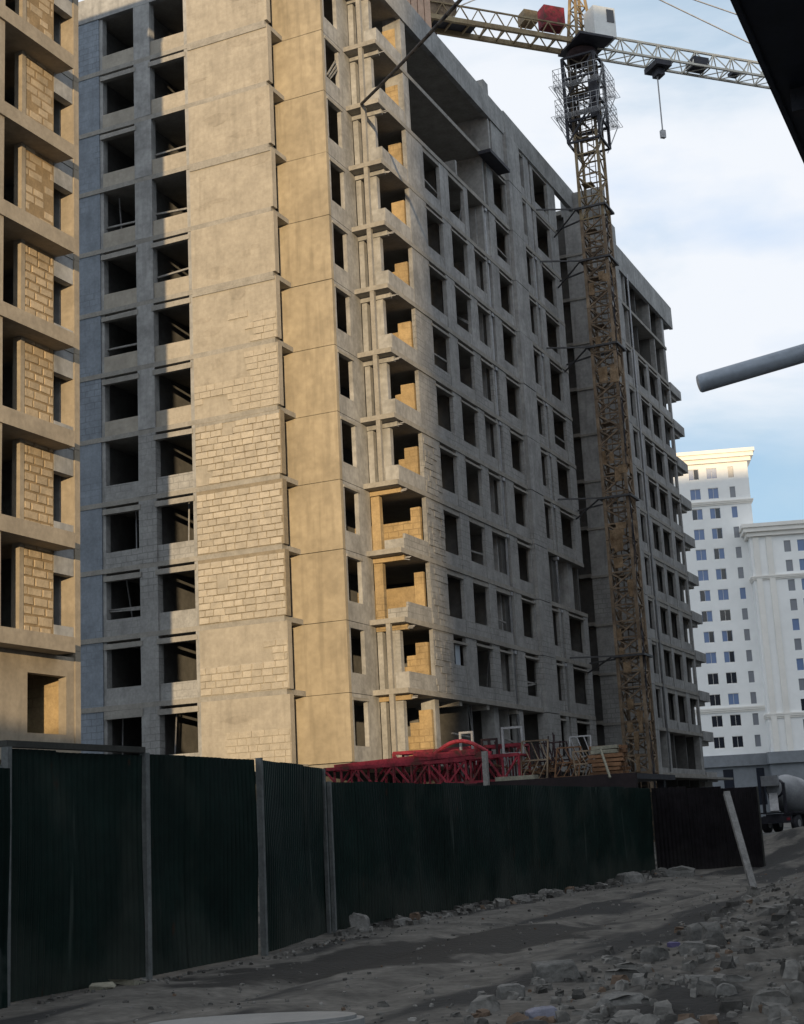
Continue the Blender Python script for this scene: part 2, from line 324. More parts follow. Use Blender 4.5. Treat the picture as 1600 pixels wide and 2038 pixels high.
    rg = N('ShaderNodeMapRange', t); rg.inputs[3].default_value = 0.95; rg.inputs[4].default_value = 0.8; t.links.new(wet.outputs[0], rg.inputs[0]); t.links.new(rg.outputs[0], b.inputs['Roughness'])
    me.materials.append(m)
    tag(link('ground', me), 'dark bare dirt track and site ground with ruts', None, kind='structure')
build_ground()

# ------------------------------------------------------------------ main apartment block
LV = lambda k: 7.2 + 3.0 * k
XB, YA, YC, XC = -25.25, 52.0, 53.6, -26.86
XW = -42.0
blk = tag(empty('apartment_block', (-33, 70, 0)), 'long unfinished grey concrete apartment block with open window holes, beyond the green fence', 'building')
KS = range(-2, 11)

# floor slabs (one part per storey, L-shaped outline)
for k in range(-1, 12):
    z0 = LV(k); z1 = z0 + (0.22 if k < 11 else 0.3)
    e = 0.03
    pts1 = [(XW, YA - e), (-28.87, YA - e), (-28.87, YC - 0.02), (-29.4, YC - 0.02), (-29.4, YC + 0.25), (XC - 0.2, YC + 0.25), (XC - 0.2, 55.85), (XB + e, 55.85), (XB + e, 82.0), (-31.0, 82.0), (-31.0, 85.7), (XB + e - 0.5, 85.7),
            (XB + e - 0.5, 94.0), (XB + e, 94.0), (XB + e, 108.3), (-34.0, 108.3), (-34.0, 112), (XW, 112)]
    b = MB(); b.prism(pts1, z0, z1); b.build('floor_slab', CONC_S, blk)
# interior walls that close off the rooms
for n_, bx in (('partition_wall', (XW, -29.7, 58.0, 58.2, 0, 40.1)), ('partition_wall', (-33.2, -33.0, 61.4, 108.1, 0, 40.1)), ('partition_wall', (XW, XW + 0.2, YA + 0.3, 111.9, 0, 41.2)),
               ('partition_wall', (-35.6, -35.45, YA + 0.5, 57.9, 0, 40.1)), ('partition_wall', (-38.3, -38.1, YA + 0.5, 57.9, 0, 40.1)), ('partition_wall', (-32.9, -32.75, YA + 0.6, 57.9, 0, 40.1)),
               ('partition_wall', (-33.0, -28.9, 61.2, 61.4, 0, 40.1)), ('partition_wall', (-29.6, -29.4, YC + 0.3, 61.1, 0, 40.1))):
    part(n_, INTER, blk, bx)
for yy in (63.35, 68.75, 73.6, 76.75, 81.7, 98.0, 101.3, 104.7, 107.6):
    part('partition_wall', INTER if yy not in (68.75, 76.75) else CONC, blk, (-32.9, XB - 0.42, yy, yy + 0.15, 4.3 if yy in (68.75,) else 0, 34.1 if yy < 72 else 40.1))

def jz(a=0.012): return random.uniform(-a, a)
# ---- facade A (faces the viewer's side), left part with two window columns
W1, W2 = (-37.75, -35.92), (-35.02, -33.15)
for k in range(-1, 11):
    zb = LV(k) + 0.22; zt = LV(k + 1); p = jz()
    low = k < 4
    mw = BLOCKW if low else CONC
    part('wall_panel', SHADEW, blk, (XW + 0.2, -37.93, YA + p, YA + 0.3, zb, zt))
    part('column', CONC, blk, (-37.93, W1[0], YA + 0.06 + p, YA + 0.4, zb, zt))
    part('pier', mw, blk, (W1[1], W2[0], YA - 0.04 + p, YA + 0.35, zb, zt))
    for (a, c) in (W1, W2):
        top = k == 10
        part('sill_wall', BLOCKW if low else PLAST, blk, (a, c, YA + 0.02 + p, YA + 0.22, zb, LV(k) + 0.95 + jz(0.03)))
        if not top:
            style = random.random()
            if k in (0, -1) or style < 0.75:
                part('lintel', CONC_S, blk, (a - 0.08, c + 0.08, YA - 0.07 + p, YA + 0.18, zt - 0.36, zt - (0.13 if style < 0.75 else 0.02)))
    part('column', CONC, blk, (W2[1], -32.97, YA - 0.02 + p, YA + 0.35, zb, zt))

# ---- facade A, block-built panel; single blocks where they show
bmA = [block_mesh(BRICK) for _ in range(8)]
nb = 0; rest = MB()
def smeared(k, u, h):      # plastered-over areas of the panel (u along wall 0..1, h 0..1)
    n = vnoise(u * 3.1 + k * 7.3, h * 2.3 + k * 3.7)
    if k == -1: return h > 0.52 - 0.12 * n or (u < 0.25 and h > 0.1)
    if k == 0: return h > 0.38 and u < 0.88 - 0.2 * n or (u > 0.3 and h > 0.72)
    if k in (1,): return n > 0.9
    if k in (2,): return n > 0.84
    if k == 3: return n > 0.74
    if k == 4: return n > 0.62 or (h > 0.5 and u < 0.6)
    if k == 5: return h > 0.45 or n > 0.35
    return True
for k in range(-1, 11):
    zb = LV(k) + 0.22; zt = LV(k + 1); p = jz(0.01)
    showb = k <= 5
    patch = MB(); pan = part('block_panel', MORT if k in (1, 2, 3) else PLAST, blk, (-32.97, -28.74, YA - 0.03, YA + 0.32, zb, zt - 0.001))
    pan['label'] = 'panel of pale stone blocks, partly smeared with mortar'
    if k in (3, 5, 7, 9):
        part('concrete_band', CONC_S, blk, (-32.95, -28.78, YA - 0.075, YA - 0.031, zt - 0.16, zt - 0.03))
    # uneven mortar smears and repairs standing slightly proud of the panel
    sm = MB()
    for q in range(4 if k > 3 else 2):
        cx, cz = random.uniform(-32.6, -29.2), random.uniform(zb + 0.3, zt - 0.3); rx, rz = random.uniform(0.15, 0.8), random.uniform(0.08, 0.4); n_ = 11; i0 = len(sm.v); d_ = random.uniform(0.001, 0.003)
        ring = [(max(-32.95, min(-28.78, cx + rx*math.cos(6.283*i/n_)*random.uniform(0.6, 1.25))), max(zb + 0.02, min(zt - 0.2, cz + rz*math.sin(6.283*i/n_)*random.uniform(0.6, 1.25)))) for i in range(n_)]
        for dy in (0.001, -d_): sm.v += [(a_, YA - 0.0312 - 0.0012*q + dy, c_) for a_, c_ in ring]
        sm.f += [tuple(i0 + n_ + i for i in range(n_))] + [(i0 + i, i0 + (i+1) % n_, i0 + n_ + (i+1) % n_, i0 + n_ + i) for i in range(n_)]
    tag(sm.build('mortar_smear', mat('mortar_smear_mix', (0.325, 0.293, 0.246), 0.2, scale=1.0, streak=0.3), pan), 'uneven mortar smears on the panel', kind='stuff')
    if not showb: continue
    h = 0.288; z = zb + 0.012; row = 0
    while z + h * 0.6 < zt:
        hh = min(h + random.uniform(-0.015, 0.015), zt - z - 0.005)
        x = -32.97 + 0.015; first = True
        while x < -28.80:
            w = random.choice((0.5, 0.55, 0.58, 0.42, 0.62)) * (0.5 if first and row % 2 else 1.0); first = False
            w = min(w, -28.76 - x)
            if w > 0.12:
                u_, h_ = (x + 32.97) / 4.2, (z - zb) / 2.8
                if not smeared(k, u_, h_):
                    gap = 0.028
                    cx, cz = x + w/2, z + hh/2
                    if nb < 300 and k in (0, 1, 2, 3):
                        o = link('block', bmA[nb % 8], pan); o.location = (cx, YA - 0.045, cz); o.scale = (w - gap, 0.055, hh - gap); nb += 1
                    else:
                        rest.box(x + gap/2, x + w - gap/2, YA - 0.068 + jz(0.012), YA - 0.031, z + gap/2, z + hh - gap/2, j=0.008)
                elif k in (1, 2, 3): patch.box(x, x + w, YA - 0.052, YA - 0.031, z, z + hh)
            x += w
        z += hh; row += 1
    if patch.v: tag(patch.build('plaster_patch', PLAST, pan), 'mortar smeared over the blocks', kind='stuff')
tag(rest.build('blockwork', BRICK, blk), 'remaining pale blocks of the panel', kind='stuff')
# block parented objects were placed in world space; parents sit at the origin so nothing else to do

# ---- concrete stair core between the block panel and the corner balconies
for k in range(-1, 11):
    zb = LV(k) + (0.012 if k > -1 else 0.2); zt = LV(k + 1); p = jz(0.012)
    part('core_wall', CORE, blk, (-29.4, XC, YC + p, YC + 0.22, zb, zt - 0.012), j=0.004)
    # side face with its window
    a, c = 53.98, 55.28; s0, s1 = LV(k) + 0.85, LV(k) + 2.72
    part('side_wall', CONC, blk, (XC - 0.2, XC - 0.01, YC + 0.22, a, zb, zt - 0.012), (XC - 0.2, XC - 0.01, c, 56.45, zb, zt - 0.012), (XC - 0.2, XC - 0.01, a, c, zb, s0), (XC - 0.2, XC - 0.01, a, c, s1, zt - 0.012))
    if random.random() < 0.7:
        part('lintel', CONC_S, blk, (XC - 0.02, XC + 0.03, a - 0.1, c + 0.1, s1, s1 + 0.12))
part('core_wall', CORE, blk, (-29.4, XC, YC + 0.004, YC + 0.22, 40.2, 41.45))
# thin wall end of the block panel and backing in the notch
part('notch_wall', CONC, blk, (-29.9, -29.72, YA + 0.33, YC, 3.0, 40.2))

# ---- corner balconies
for k in range(-1, 11):
    zb = LV(k) + 0.22; zt = LV(k + 1)
    wide = k in (1, 2)
    part('edge_beam', YBRICK if k < 3 else CONC, blk, (XC, XB - 0.12, 56.42, 56.62, zt - 0.24, zt - 0.002))
    part('column', YBRICK if wide else (BLOCKW if k < 1 else CONC), blk, (XC, -26.6 if not wide else -26.45, 56.5, 56.8, zb, zt - 0.25))
    if not wide:
        part('column', BLOCKW if k < 2 else CONC, blk, (-26.42, -25.76 + jz(0.03), 56.48, 56.78, zb, zt - 0.25))
        part('post', CONC_S, blk, (-26.13, -25.93, 55.87, 56.07, zb, zt - 0.001))
        part('balustrade', CONC, blk, (-25.9, XB - 0.01, 56.1, 56.2, zb, LV(k) + (0.92 if k > -1 else 0.3)))
    else:
        part('balustrade', BLOCKW, blk, (-26.2, XB - 0.01, 56.3, 56.42, zb, LV(k) + 0.7))
    part('balustrade', CONC if k > 2 else BLOCKW, blk, (XB - 0.13, XB - 0.01, 56.42 if wide else 56.2, 58.9, zb, LV(k) + (0.92 if k > -1 else 0.25)))
    b = MB()
    for q in range(3): b.bar((XB - 0.13, 56.46 + q*0.06, zt - 0.2 + q*0.05), (XB + 0.10 + random.uniform(0, 0.08), 56.46 + q*0.06, zt - 0.22 + q*0.05 + jz(0.06)), 0.03)
    tag(b.build('rebar_stubs', STEEL, blk), kind='stuff')
    # back walls, stepped in plan
    if k >= 3: steps = [(-26.2, XB - 0.3, 2.4), (-26.5, -26.2, 1.95), (-26.8, -26.5, 1.55)]
    elif k >= 1: steps = [(-26.05, XB - 0.34, 2.6), (-28.9, -26.05, 2.05)]
    else: steps = [(-26.15, XB - 0.3, 2.5), (-26.6, -26.15, 1.95), (-27.0, -26.6, 1.4)]
    for (x0, x1, hh) in steps: part('back_wall', YBRICK, blk, (x0, x1, 58.92, 59.12, zb, LV(k) + hh + jz(0.05)), j=0.01)
# ---- facade B run helper: faces +X
def run_b(k, y0, y1, ops, m=BLOCKW, x=XB, skip_top=False, sill=0.82, head=2.72, lint=True, th=0.2):
    zb = LV(k) + 0.22; zt = LV(k + 1); p = jz(0.014)
    y = y0
    for (a, c, *st) in list(ops) + [(y1, y1)]:
        if a - y > 0.02: part('pier', m, blk, (x - th, x + p + jz(0.01), y, a, zb, zt))
        if c > a:
            s = st[0] if st else sill; hd = st[1] if len(st) > 1 else head
            part('sill_wall', m, blk, (x - 0.24, x - 0.03 + p, a, c, zb, LV(k) + s + jz(0.025)))
            if lint:
                part('lintel', CONC_S, blk, (x - 0.25, x + 0.035 + p, a - 0.1, c + 0.12, LV(k) + hd, LV(k) + hd + 0.11 + jz(0.01)))
            else:
                part('lintel', CONC_S, blk, (x - 0.25, x - 0.02 + p, a, c, LV(k) + hd + 0.04, zt))
        y = c
OB = [(60.9, 62.9), (64.05, 66.1), (67.15, 68.72)]
for k in range(-1, 11):
    mw = BLOCKW if k < 6 else (CONC if k > 7 else PLAST)
    mw = CONC if k >= 6 else BLOCKW
    zb = LV(k) + 0.22; zt = LV(k + 1)
    if k == 10:
        part('column', CONC, blk, (-26.2, XB, 58.95, 59.5, zb, zt)); part('cross_wall', CONC, blk, (-30, XB - 0.02, 70.6, 70.8, zb, zt))
        part('column', CONC, blk, (XB - 0.4, XB, 63.4, 63.9, zb, zt)) if False else None
        run_b(k, 71.0, 72.9, [], CONC)
    elif k == 9:
        part('column', CONC, blk, (-26.2, XB - 0.01, 58.95, 59.6, zb, zt)); part('cross_wall', CONC, blk, (-30, XB - 0.02, 69.2, 69.4, zb, zt))
        part('cross_wall', CONC, blk, (-27.2, XB - 0.4, 66.2, 66.4, zb, zt - 1.4))
        run_b(k, 69.8, 72.9, [(70.75, 72.72)], CONC)
    elif k == 8:
        run_b(k, 58.9, 66.6, OB[:2], CONC, lint=False); part('cross_wall', CONC, blk, (-28, XB - 0.05, 68.9, 69.1, zb, zt)); part('column', CONC, blk, (XB - 0.5, XB - 0.1, 69.3, 69.8, zb, zt))
        run_b(k, 69.8, 72.9, [(70.75, 72.72)], CONC)
    elif k == -1:
        part('column', CONC, blk, (-26.2, XB - 0.3, 59.3, 59.8, zb, zt)); part('column', CONC, blk, (-26.2, XB - 0.25, 66.4, 67.0, zb, zt)); part('column', CONC, blk, (XB - 0.5, XB - 0.06, 69.4, 70.0, zb, zt))
        part('cross_wall', INTER, blk, (-31, XB - 0.9, 66.9, 67.1, zb, zt))
    else:
        o3 = (67.15, 68.72) if k not in (1, 2) else (67.1, 69.2)
        first = (60.9, 62.9)
        if k == 0: first = (61.2, 62.75, 1.62, 2.6)
        run_b(k, 58.9, 69.0, [first, OB[1], o3], mw, lint=(k not in (1, 2)))
        run_b(k, 69.6, 72.9, [(70.75, 72.72)], mw)
    # pilaster
    part('pilaster', CONC if k > 3 else BLOCKW, blk, (XB - 0.35, XB + 0.2 + jz(0.015), 72.92, 75.0, zb - 0.2, zt - 0.015), j=0.004)
    # second bay
    if k == 2:
        part('column', CONC, blk, (XB - 1.1, XB - 0.5, 76.4, 77.1, zb, zt)); part('column', CONC, blk, (XB - 0.8, XB - 0.25, 79.6, 80.5, zb, zt)); part('cross_wall', CONC, blk, (XB - 1.3, XB - 1.1, 75.0, 82, zb, LV(k) + 1.6))
    elif k == -1:
        run_b(k, 75.02, 77.05, [(75.3, 76.6)], mw); run_b(k, 77.5, 82.0, [(78.5, 80.8)], mw)
    elif k >= 9:
        run_b(k, 75.02, 77.05, [(75.25, 76.2)], CONC, lint=False, sill=0.82, head=2.8); run_b(k, 77.5, 82.0, [(77.95, 80.5)], CONC, lint=False, head=2.8)
    else:
        run_b(k, 75.02, 77.05, [(75.25, 76.7)], mw); run_b(k, 77.5, 82.0, [(78.4, 80.75)] if k > 1 else [(78.5, 81.2, 0.82, 2.75)], mw)
    # tower end wall at the recess
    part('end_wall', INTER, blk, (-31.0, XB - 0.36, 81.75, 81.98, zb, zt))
# recessed pipe grooves
for yy in (69.3, 77.28):
    part('groove_backing', INTER, blk, (XB - 0.5, XB - 0.3, yy - 0.32, yy + 0.32, 7.3, 31.1 if yy < 72 else 40.1))
    b = MB().path([(XB - 0.12, yy, 5.0), (XB - 0.12, yy, 34.0 if yy < 72 else 40.0)], 0.13, 8); b.build('drain_pipe', PIPE, blk, True)
    for k in range(0, 9): MB().box(XB - 0.28, XB + 0.02, yy - 0.14, yy + 0.14, LV(k) + 2.78, LV(k) + 2.95).build('pipe_bracket', PIPE, blk)
# stepping balcony slab left dark at the top
part('balcony_slab', DARKST, blk, (XB + 0.03, XB + 0.75, 68.6, 71.6, 37.0, 37.19))
# blocks showing on the first pier
pb = MB()
for k in range(-1, 4):
    z = LV(k) + 0.25
    while z < LV(k + 1) - 0.2:
        y = 58.93 + random.uniform(0, 0.25)
        while y < 60.7:
            w = random.uniform(0.35, 0.6)
            if k >= 0 and random.random() < 0.7: pb.box(XB - 0.02, XB + 0.028 + jz(0.008), y, min(y + w - 0.03, 60.86), z, z + 0.255, j=0.008)
            y += w
        z += 0.285
tag(pb.build('blockwork', BLOCKW, blk), 'grey blocks of the corner pier', kind='stuff')

# ---- roof parapets
rt_ = LV(11)
part('parapet', CONC, blk, (XW, -28.85, YA - 0.05, YA + 0.2, rt_ - 0.05, 41.4)); part('parapet', CONC, blk, (XC - 0.01, XB + 0.06, 55.82, 56.05, rt_ - 0.05, 41.5))
part('parapet', CONC, blk, (XB - 0.2, XB + 0.07, 56.05, 73.1, rt_ - 0.12, 41.5)); part('parapet', CONC, blk, (XB - 0.2, XB + 0.09, 73.1, 86.0, rt_ + 0.05, 41.62))
part('roof_post', CONC, blk, (XB - 0.5, XB - 0.05, 70.4, 71.1, 41.5, 42.35)); part('roof_post', CONC, blk, (XB - 0.6, XB - 0.05, 95.2, 96.1, 41.45, 43.0))
part('parapet', CONC, blk, (-26.0, -23.05, 85.55, 85.8, 39.95, 41.45))
part('parapet', CONC, blk, (XB - 0.2, XB + 0.07, 94.0, 110.9, rt_ - 0.5, 41.5)); part('parapet', CONC, blk, (-31, XB + 0.06, 110.6, 110.85, rt_ - 0.45, 41.48))
part('roof_slab', CONC_S, blk, (-31, XB - 0.2, 108.31, 110.6, 40.2, 40.5))

# ---- shaft wall beside the crane and wall of the recess
for k in range(-1, 11):
    part('shaft_wall', CONC if k > 2 else BLOCKW, blk, (-25.85, -23.1, 85.5 + jz(0.02), 86.6, LV(k) + 0.0, LV(k + 1) - 0.03), j=0.004)
    part('shaft_ledge', CONC_S, blk, (-25.9, -23.05, 85.42, 85.49, LV(k + 1) - 0.12, LV(k + 1) + 0.02)) if k < 10 else None
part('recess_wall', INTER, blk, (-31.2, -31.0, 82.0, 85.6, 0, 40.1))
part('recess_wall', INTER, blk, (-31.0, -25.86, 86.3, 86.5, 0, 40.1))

# ---- far wing of facade B
OW = [(95.85, 97.3), (99.1, 101.25), (101.95, 104.35), (105.4, 107.9)]
for k in range(-1, 11):
    zb = LV(k) + 0.22; zt = LV(k + 1)
    part('pilaster', CONC, blk, (XB - 0.4, XB + 0.12 + jz(0.015), 94.0, 95.6, zb - 0.2, zt - 0.015), j=0.004)
    if k >= 9:
        for yy in (97.3, 104.0) if k == 10 else (97.6, 104.8): part('cross_wall', CONC, blk, (-29, XB - 0.06, yy, yy + 0.2, zb, zt))
        part('column', CONC, blk, (XB - 0.5, XB - 0.05, 107.6, 108.2, zb, zt)); part('column', CONC, blk, (XB - 0.6, XB - 0.08, 96.0, 96.6, zb, zt))
    elif k == -1:
        part('column', CONC, blk, (XB - 0.5, XB - 0.05, 97.9, 98.9, zb, zt)); part('column', CONC, blk, (XB - 0.5, XB - 0.05, 107.4, 108.2, zb, zt))
        part('cross_wall', CONC, blk, (-30, XB - 1.2, 104.5, 104.7, zb, zt)); part('balustrade', CONC, blk, (XB - 0.2, XB - 0.02, 95.62, 108.2, zb, zb + 0.35))
        part('back_wall', INTER, blk, (-27.4, -27.2, 95.7, 107.4, zb, zt))
    else:
        run_b(k, 95.62, 97.7, OW[:1], CONC, lint=False, head=2.74); run_b(k, 98.1, 108.3, OW[1:], CONC, lint=(k > 4), head=2.66)
    # cantilevered slab end with its upstand
    if k < 10:
        part('balcony_end', CONC, blk, (-29.5, XB + 0.06, 108.32, 111.6, LV(k) - 0.28, LV(k) + 0.42)); part('balcony_bracket', CONC_S, blk, (-29.4, XB - 0.15, 108.32, 110.7, LV(k) - 0.62, LV(k) - 0.282))
MB().path([(XB + 0.06, 97.9, 4.5), (XB + 0.06, 97.9, 40)], 0.12, 8).build('drain_pipe', PIPE, blk, True)
part('end_wall', CONC, blk, (-33.9, XB - 0.4, 108.05, 108.28, 4.4, 40.1))
part('base_ledge', CONC_S, blk, (-29, XB + 0.9, 94, 113.2, 4.05, 4.19))
# boards propped in one stair window, sheet in another opening
b = MB()
for a in (0.0, 0.22, 0.4): b.bar((XC + 0.02 - a * 0.2, 54.0 + a, LV(9) + 0.95), (XC - 0.08, 55.1 + a * 0.3, LV(9) + 2.2 - a), 0.06)
b.build('plank', POLE, blk)
part('sheet', glass('pale_film', (0.34, 0.38, 0.44), 0.35), blk, (XB - 0.2, XB - 0.17, 61.75, 62.3, LV(0) + 1.65, LV(0) + 2.6))
# soffit drip bits under the second-storey overhang
for yy in (61.6, 65.0, 69.0): part('soffit_beam', CONC_S, blk, (-27.5, XB - 0.05, yy, yy + 0.3, LV(0) - 0.24, LV(0) - 0.002))

for i in range(46):
    k = random.randint(-1, 8); side = random.random() < 0.35
    if side:
        w = random.choice((W1, W2)); x = random.uniform(w[0] + 0.2, w[1] - 0.2)
        if random.random() < 0.5: MB().bar((x, YA + random.uniform(0.5, 1.6), LV(k) + 0.22), (x, YA + 0.9, LV(k + 1)), 0.07, n=6).build('prop', STEEL, blk)
        else: MB().bar((w[0], YA + 0.3, LV(k) + 1.35 + jz(0.1)), (w[1], YA + 0.3, LV(k) + 1.35 + jz(0.1)), 0.08).build('guard_board', POLE, blk)
    else:
        w = random.choice(OB + [(70.75, 72.72), (78.4, 80.75)]); y = random.uniform(w[0] + 0.1, w[1] - 0.7)
        if random.random() < 0.6: MB().bar((XB - random.uniform(0.5, 1.3), y, LV(k) + 0.22), (XB - 0.8, y + 0.1, LV(k + 1)), 0.07, n=6).build('prop', STEEL, blk)
        else: MB().bar((XB - 0.22, w[0], LV(k) + 1.4 + jz(0.15)), (XB - 0.22, w[1], LV(k) + 1.4 + jz(0.15)), 0.08).build('guard_board', POLE, blk)
# ------------------------------------------------------------------ neighbouring block at the left edge
nbk = tag(empty('apartment_block', (-28, 28, 0)), 'unfinished tan block at the left edge with stepped concrete bands and stone infill', 'building')
bmL = [block_mesh(LBRICK) for _ in range(8)]
Y0L, Y1L, XL = 22.5, 33.3, -25.85
for k in range(-1, 11):
    zb = LV(k) + 0.16; zt = LV(k + 1) - 0.3
    part('band', LCONC, nbk, (-40, XB + 0.03, Y0L, Y1L, LV(k) - 0.3 + jz(0.02), LV(k) + 0.15 + jz(0.01)), j=0.008)
    part('floor_slab', CONC_S, nbk, (-40, XL - 0.02, Y1L + 0.01, 34.33, LV(k) - 0.12, LV(k) + 0.12))
    if k >= 0:
        part('column', LCONC, nbk, (XB - 0.45, XB - 0.03, 29.3, 30.2, zb, zt)); part('column', LCONC, nbk, (XB - 0.45, XB - 0.05, 26.0, 27.0, zb, zt))
        part('frame', LCONC, nbk, (XL - 0.3, XL - 0.02, 31.68, 31.86, zb, zt))
        pn = part('infill_panel', LMORT, nbk, (XL - 0.3, XL - 0.05, 31.86, 33.2, LV(k) + 0.16, LV(k + 1) - 0.13))
        z = zb; row = 0; pd_ = 0.034 if k < 4 else 0.016
        while z < zt - 0.1:
            hh = random.uniform(0.25, 0.29); y = 31.87 - (0.0 if row % 2 else random.uniform(0.25, 0.35)); row += 1
            while y < 33.14:
                w = random.choice((0.5, 0.58, 0.64, 0.44)); a, c = max(y, 31.87), min(y + w, 33.19)
                if c - a > 0.12 and (k < 4 or random.random() < 0.8):
                    o = link('block', random.choice(bmL), pn); o.location = (XL - 0.055 + pd_*0.3, (a + c) / 2, z + hh / 2); o.rotation_euler = (random.uniform(-0.02, 0.02), 0, math.pi / 2)
                    o.scale = (c - a - random.uniform(0.05, 0.09), pd_, hh - random.uniform(0.045, 0.075))
                y += w
            z += hh
        # bay next to the panel: window hole with wall above and below
        part('lintel_wall', CONC, nbk, (XL - 0.3, XL - 0.04, 33.21, 34.12, LV(k) + 2.07, LV(k + 1) - 0.13)); part('sill_wall', CONC, nbk, (XL - 0.3, XL - 0.04, 33.21, 34.12, LV(k) + 0.13, LV(k) + 0.58))
        part('wall', LCONC, nbk, (XL - 0.3, XL - 0.02, 23, 30.85, zb, zt))
        part('back_wall', INTER, nbk, (XL - 4.2, XL - 4.0, 26, 34.05, zb, zt))
    part('end_column', LCONC, nbk, (XL - 0.5, XL, 34.13, 34.38, LV(k) - 0.1, LV(k + 1) - 0.11))
part('end_wall', CONC, nbk, (-40, XL - 0.52, 34.1, 34.36, 0, 39.5)); part('near_wall', LCONC, nbk, (-40, XL - 0.32, Y0L + 0.01, Y0L + 0.3, 0, 39.5)); part('rear_wall', LCONC, nbk, (-40.02, -39.7, Y0L + 0.3, 34.1, 0, 39.5))
part('roof_slab', CONC_S, nbk, (-39.7, XL + 0.1, Y0L + 0.31, 34.3, 39.55, 39.8))
part('parapet', LCONC, nbk, (-40, XB + 0.02, 33.05, 33.3, 40.6, 42.0)); part('parapet', LCONC, nbk, (XB - 0.25, XB + 0.02, Y0L, 33.04, 40.6, 42.0)); part('shadow_roof_box', LCONC, nbk, (-39.7, XL - 0.6, 26.0, 34.1, 39.81, 42.0))  # raised boxes added above the view to lengthen the shadow on facade A
# ground storey with its window and the sunlit wall inside
zB = LV(0) - 0.3
part('wall', LCONC, nbk, (XL - 0.3, XL - 0.03, 22.8, 32.05, 0, zB), (XL - 0.3, XL - 0.03, 32.05, 33.75, 0, 4.69), (XL - 0.3, XL - 0.03, 33.75, 34.12, 0, zB), (XL - 0.3, XL - 0.03, 32.05, 33.75, 6.33, zB))
part('inner_wall', YBRICK, nbk, (-31, XL - 0.31, 33.9, 34.06, 0, zB)); part('inner_wall', INTER, nbk, (-31.2, -31.0, 23, 33.88, 0, zB))

# ------------------------------------------------------------------ white towers far behind
def tower(name, corner, dirx, width, depth, H, cols, nrow, z0, sp, lab, label_group=None, cornice=True):
    ux, uy = dirx; nx, ny = uy, -ux       # face normal points towards the viewer
    root = tag(empty(name, (corner[0], corner[1], 0)), lab, 'building')
    P = lambda u, d, z: (corner[0] + ux*u - nx*d, corner[1] + uy*u - ny*d, z)
    def obox(b, u0, u1, d0, d1, za, zb_):
        i = len(b.v)
        for z in (za, zb_):
            for u, d in ((u0, d0), (u1, d0), (u1, d1), (u0, d1)): b.v.append(P(u, d, z))
        b.f += [(i, i+3, i+2, i+1), (i+4, i+5, i+6, i+7), (i, i+1, i+5, i+4), (i+1, i+2, i+6, i+5), (i+2, i+3, i+7, i+6), (i+3, i, i+4, i+7)]
        return b
    rows = [z0 + sp * i for i in range(nrow)]
    # storey walls: bands between window rows, piers between windows
    base = 9.6
    b = MB(); obox(b, 0, width, 0, 0.5, base, rows[0])
    for i, z in enumerate(rows):
        zt_ = z + 1.65; u = 0
        for (a, c) in cols: obox(b, u, a, 0, 0.5, z, zt_); u = c
        obox(b, u, width, 0, 0.5, z, zt_)
        obox(b, 0, width, 0, 0.5, zt_, rows[i+1] if i + 1 < nrow else H)
    b.build('wall', WHITE, root)
    b = MB(); obox(b, 0.0, width, 0.5, depth, base, H - 0.01); b.build('tower_body', WHITE, root)
    b = MB(); obox(b, -0.3, width + 0.6, -0.4, depth, 0, 8.0); b.build('base_storey', GREYR, root)
    b = MB(); obox(b, -0.6, width + 0.9, -0.9, depth, 8.0, 9.6); b.build('base_cornice', GREYR, root)
    for i, z in enumerate(rows):
        for j, (a, c) in enumerate(cols):
            w = obox(MB(), a, c, 0.14, 0.22, z, z + 1.65)
            wo = w.build('window', GLASSG if (c - a) < 1.0 and random.random() < 0.75 else (GLASSD if (i < 2 or random.random() < 0.18) else GLASS), root)
            if (c - a) > 1.0:
                f = MB(); obox(f, a, a + 0.03, 0.1, 0.139, z, z + 1.65); obox(f, c - 0.03, c, 0.1, 0.139, z, z + 1.65); obox(f, (a+c)/2 - 0.02, (a+c)/2 + 0.02, 0.08, 0.139, z + 0.07, z + 1.58); obox(f, a + 0.07, c - 0.07, 0.08, 0.139, z, z + 0.07); obox(f, a + 0.07, c - 0.07, 0.08, 0.139, z + 1.58, z + 1.65)
                f.build('frame', CREAM, wo)
                if random.random() < 0.3:
                    f = MB(); m0 = a + 0.08 if random.random() < 0.5 else (a + c)/2 + 0.05
                    obox(f, m0, m0 + (c-a)/2 - 0.14, 0.125, 0.136, z + 0.08, z + 1.57); f.build('open_sash', GLASSD, wo)
    def cor(z, hgt, pr):
        for q, (pp, h0, h1) in enumerate(((pr*0.45, 0, 0.35), (pr*0.8, 0.35, 0.7), (pr, 0.7, 1.0))):
            b = MB(); obox(b, -pp, width + pp, -pp, depth + pp, z + hgt*h0, z + hgt*h1); b.build('cornice', CREAM, root)
    cor(H, 1.8, 1.1)
    cor(rows[-2] - 1.0, 0.6, 0.35); cor(rows[1] + 2.0, 0.7, 0.3)
    b = MB(); obox(b, width*0.2, width*0.75, 3, depth-2, H + 1.8, H + 2.6); b.build('roof_upstand', CREAM, root)
    return root, obox
W_ = (0.955, 0.297)
t1, ob1 = tower('white_tower', (-50.0, 209.0), W_, 11.4, 14, 52.3, [(2.75, 4.25), (5.35, 6.85), (8.5, 9.3)], 14, 10.6, 3.03, 'tall white apartment tower with blue windows rising behind the far wing')
t2, ob = tower('white_tower', (-39.3, 209.4), W_, 22, 14, 40.3, [(4.7, 5.65), (6.6, 7.6), (9.5, 10.5)], 11, 9.4, 2.84, 'lower white apartment tower cut by the right edge of the view')
for u0, u1 in ((3.6, 5.0), (8.2, 9.3)): ob1(MB(), u0, u1, -0.44, -0.41, 2.5, 7.6).build('doorway', GLASSD, t1)
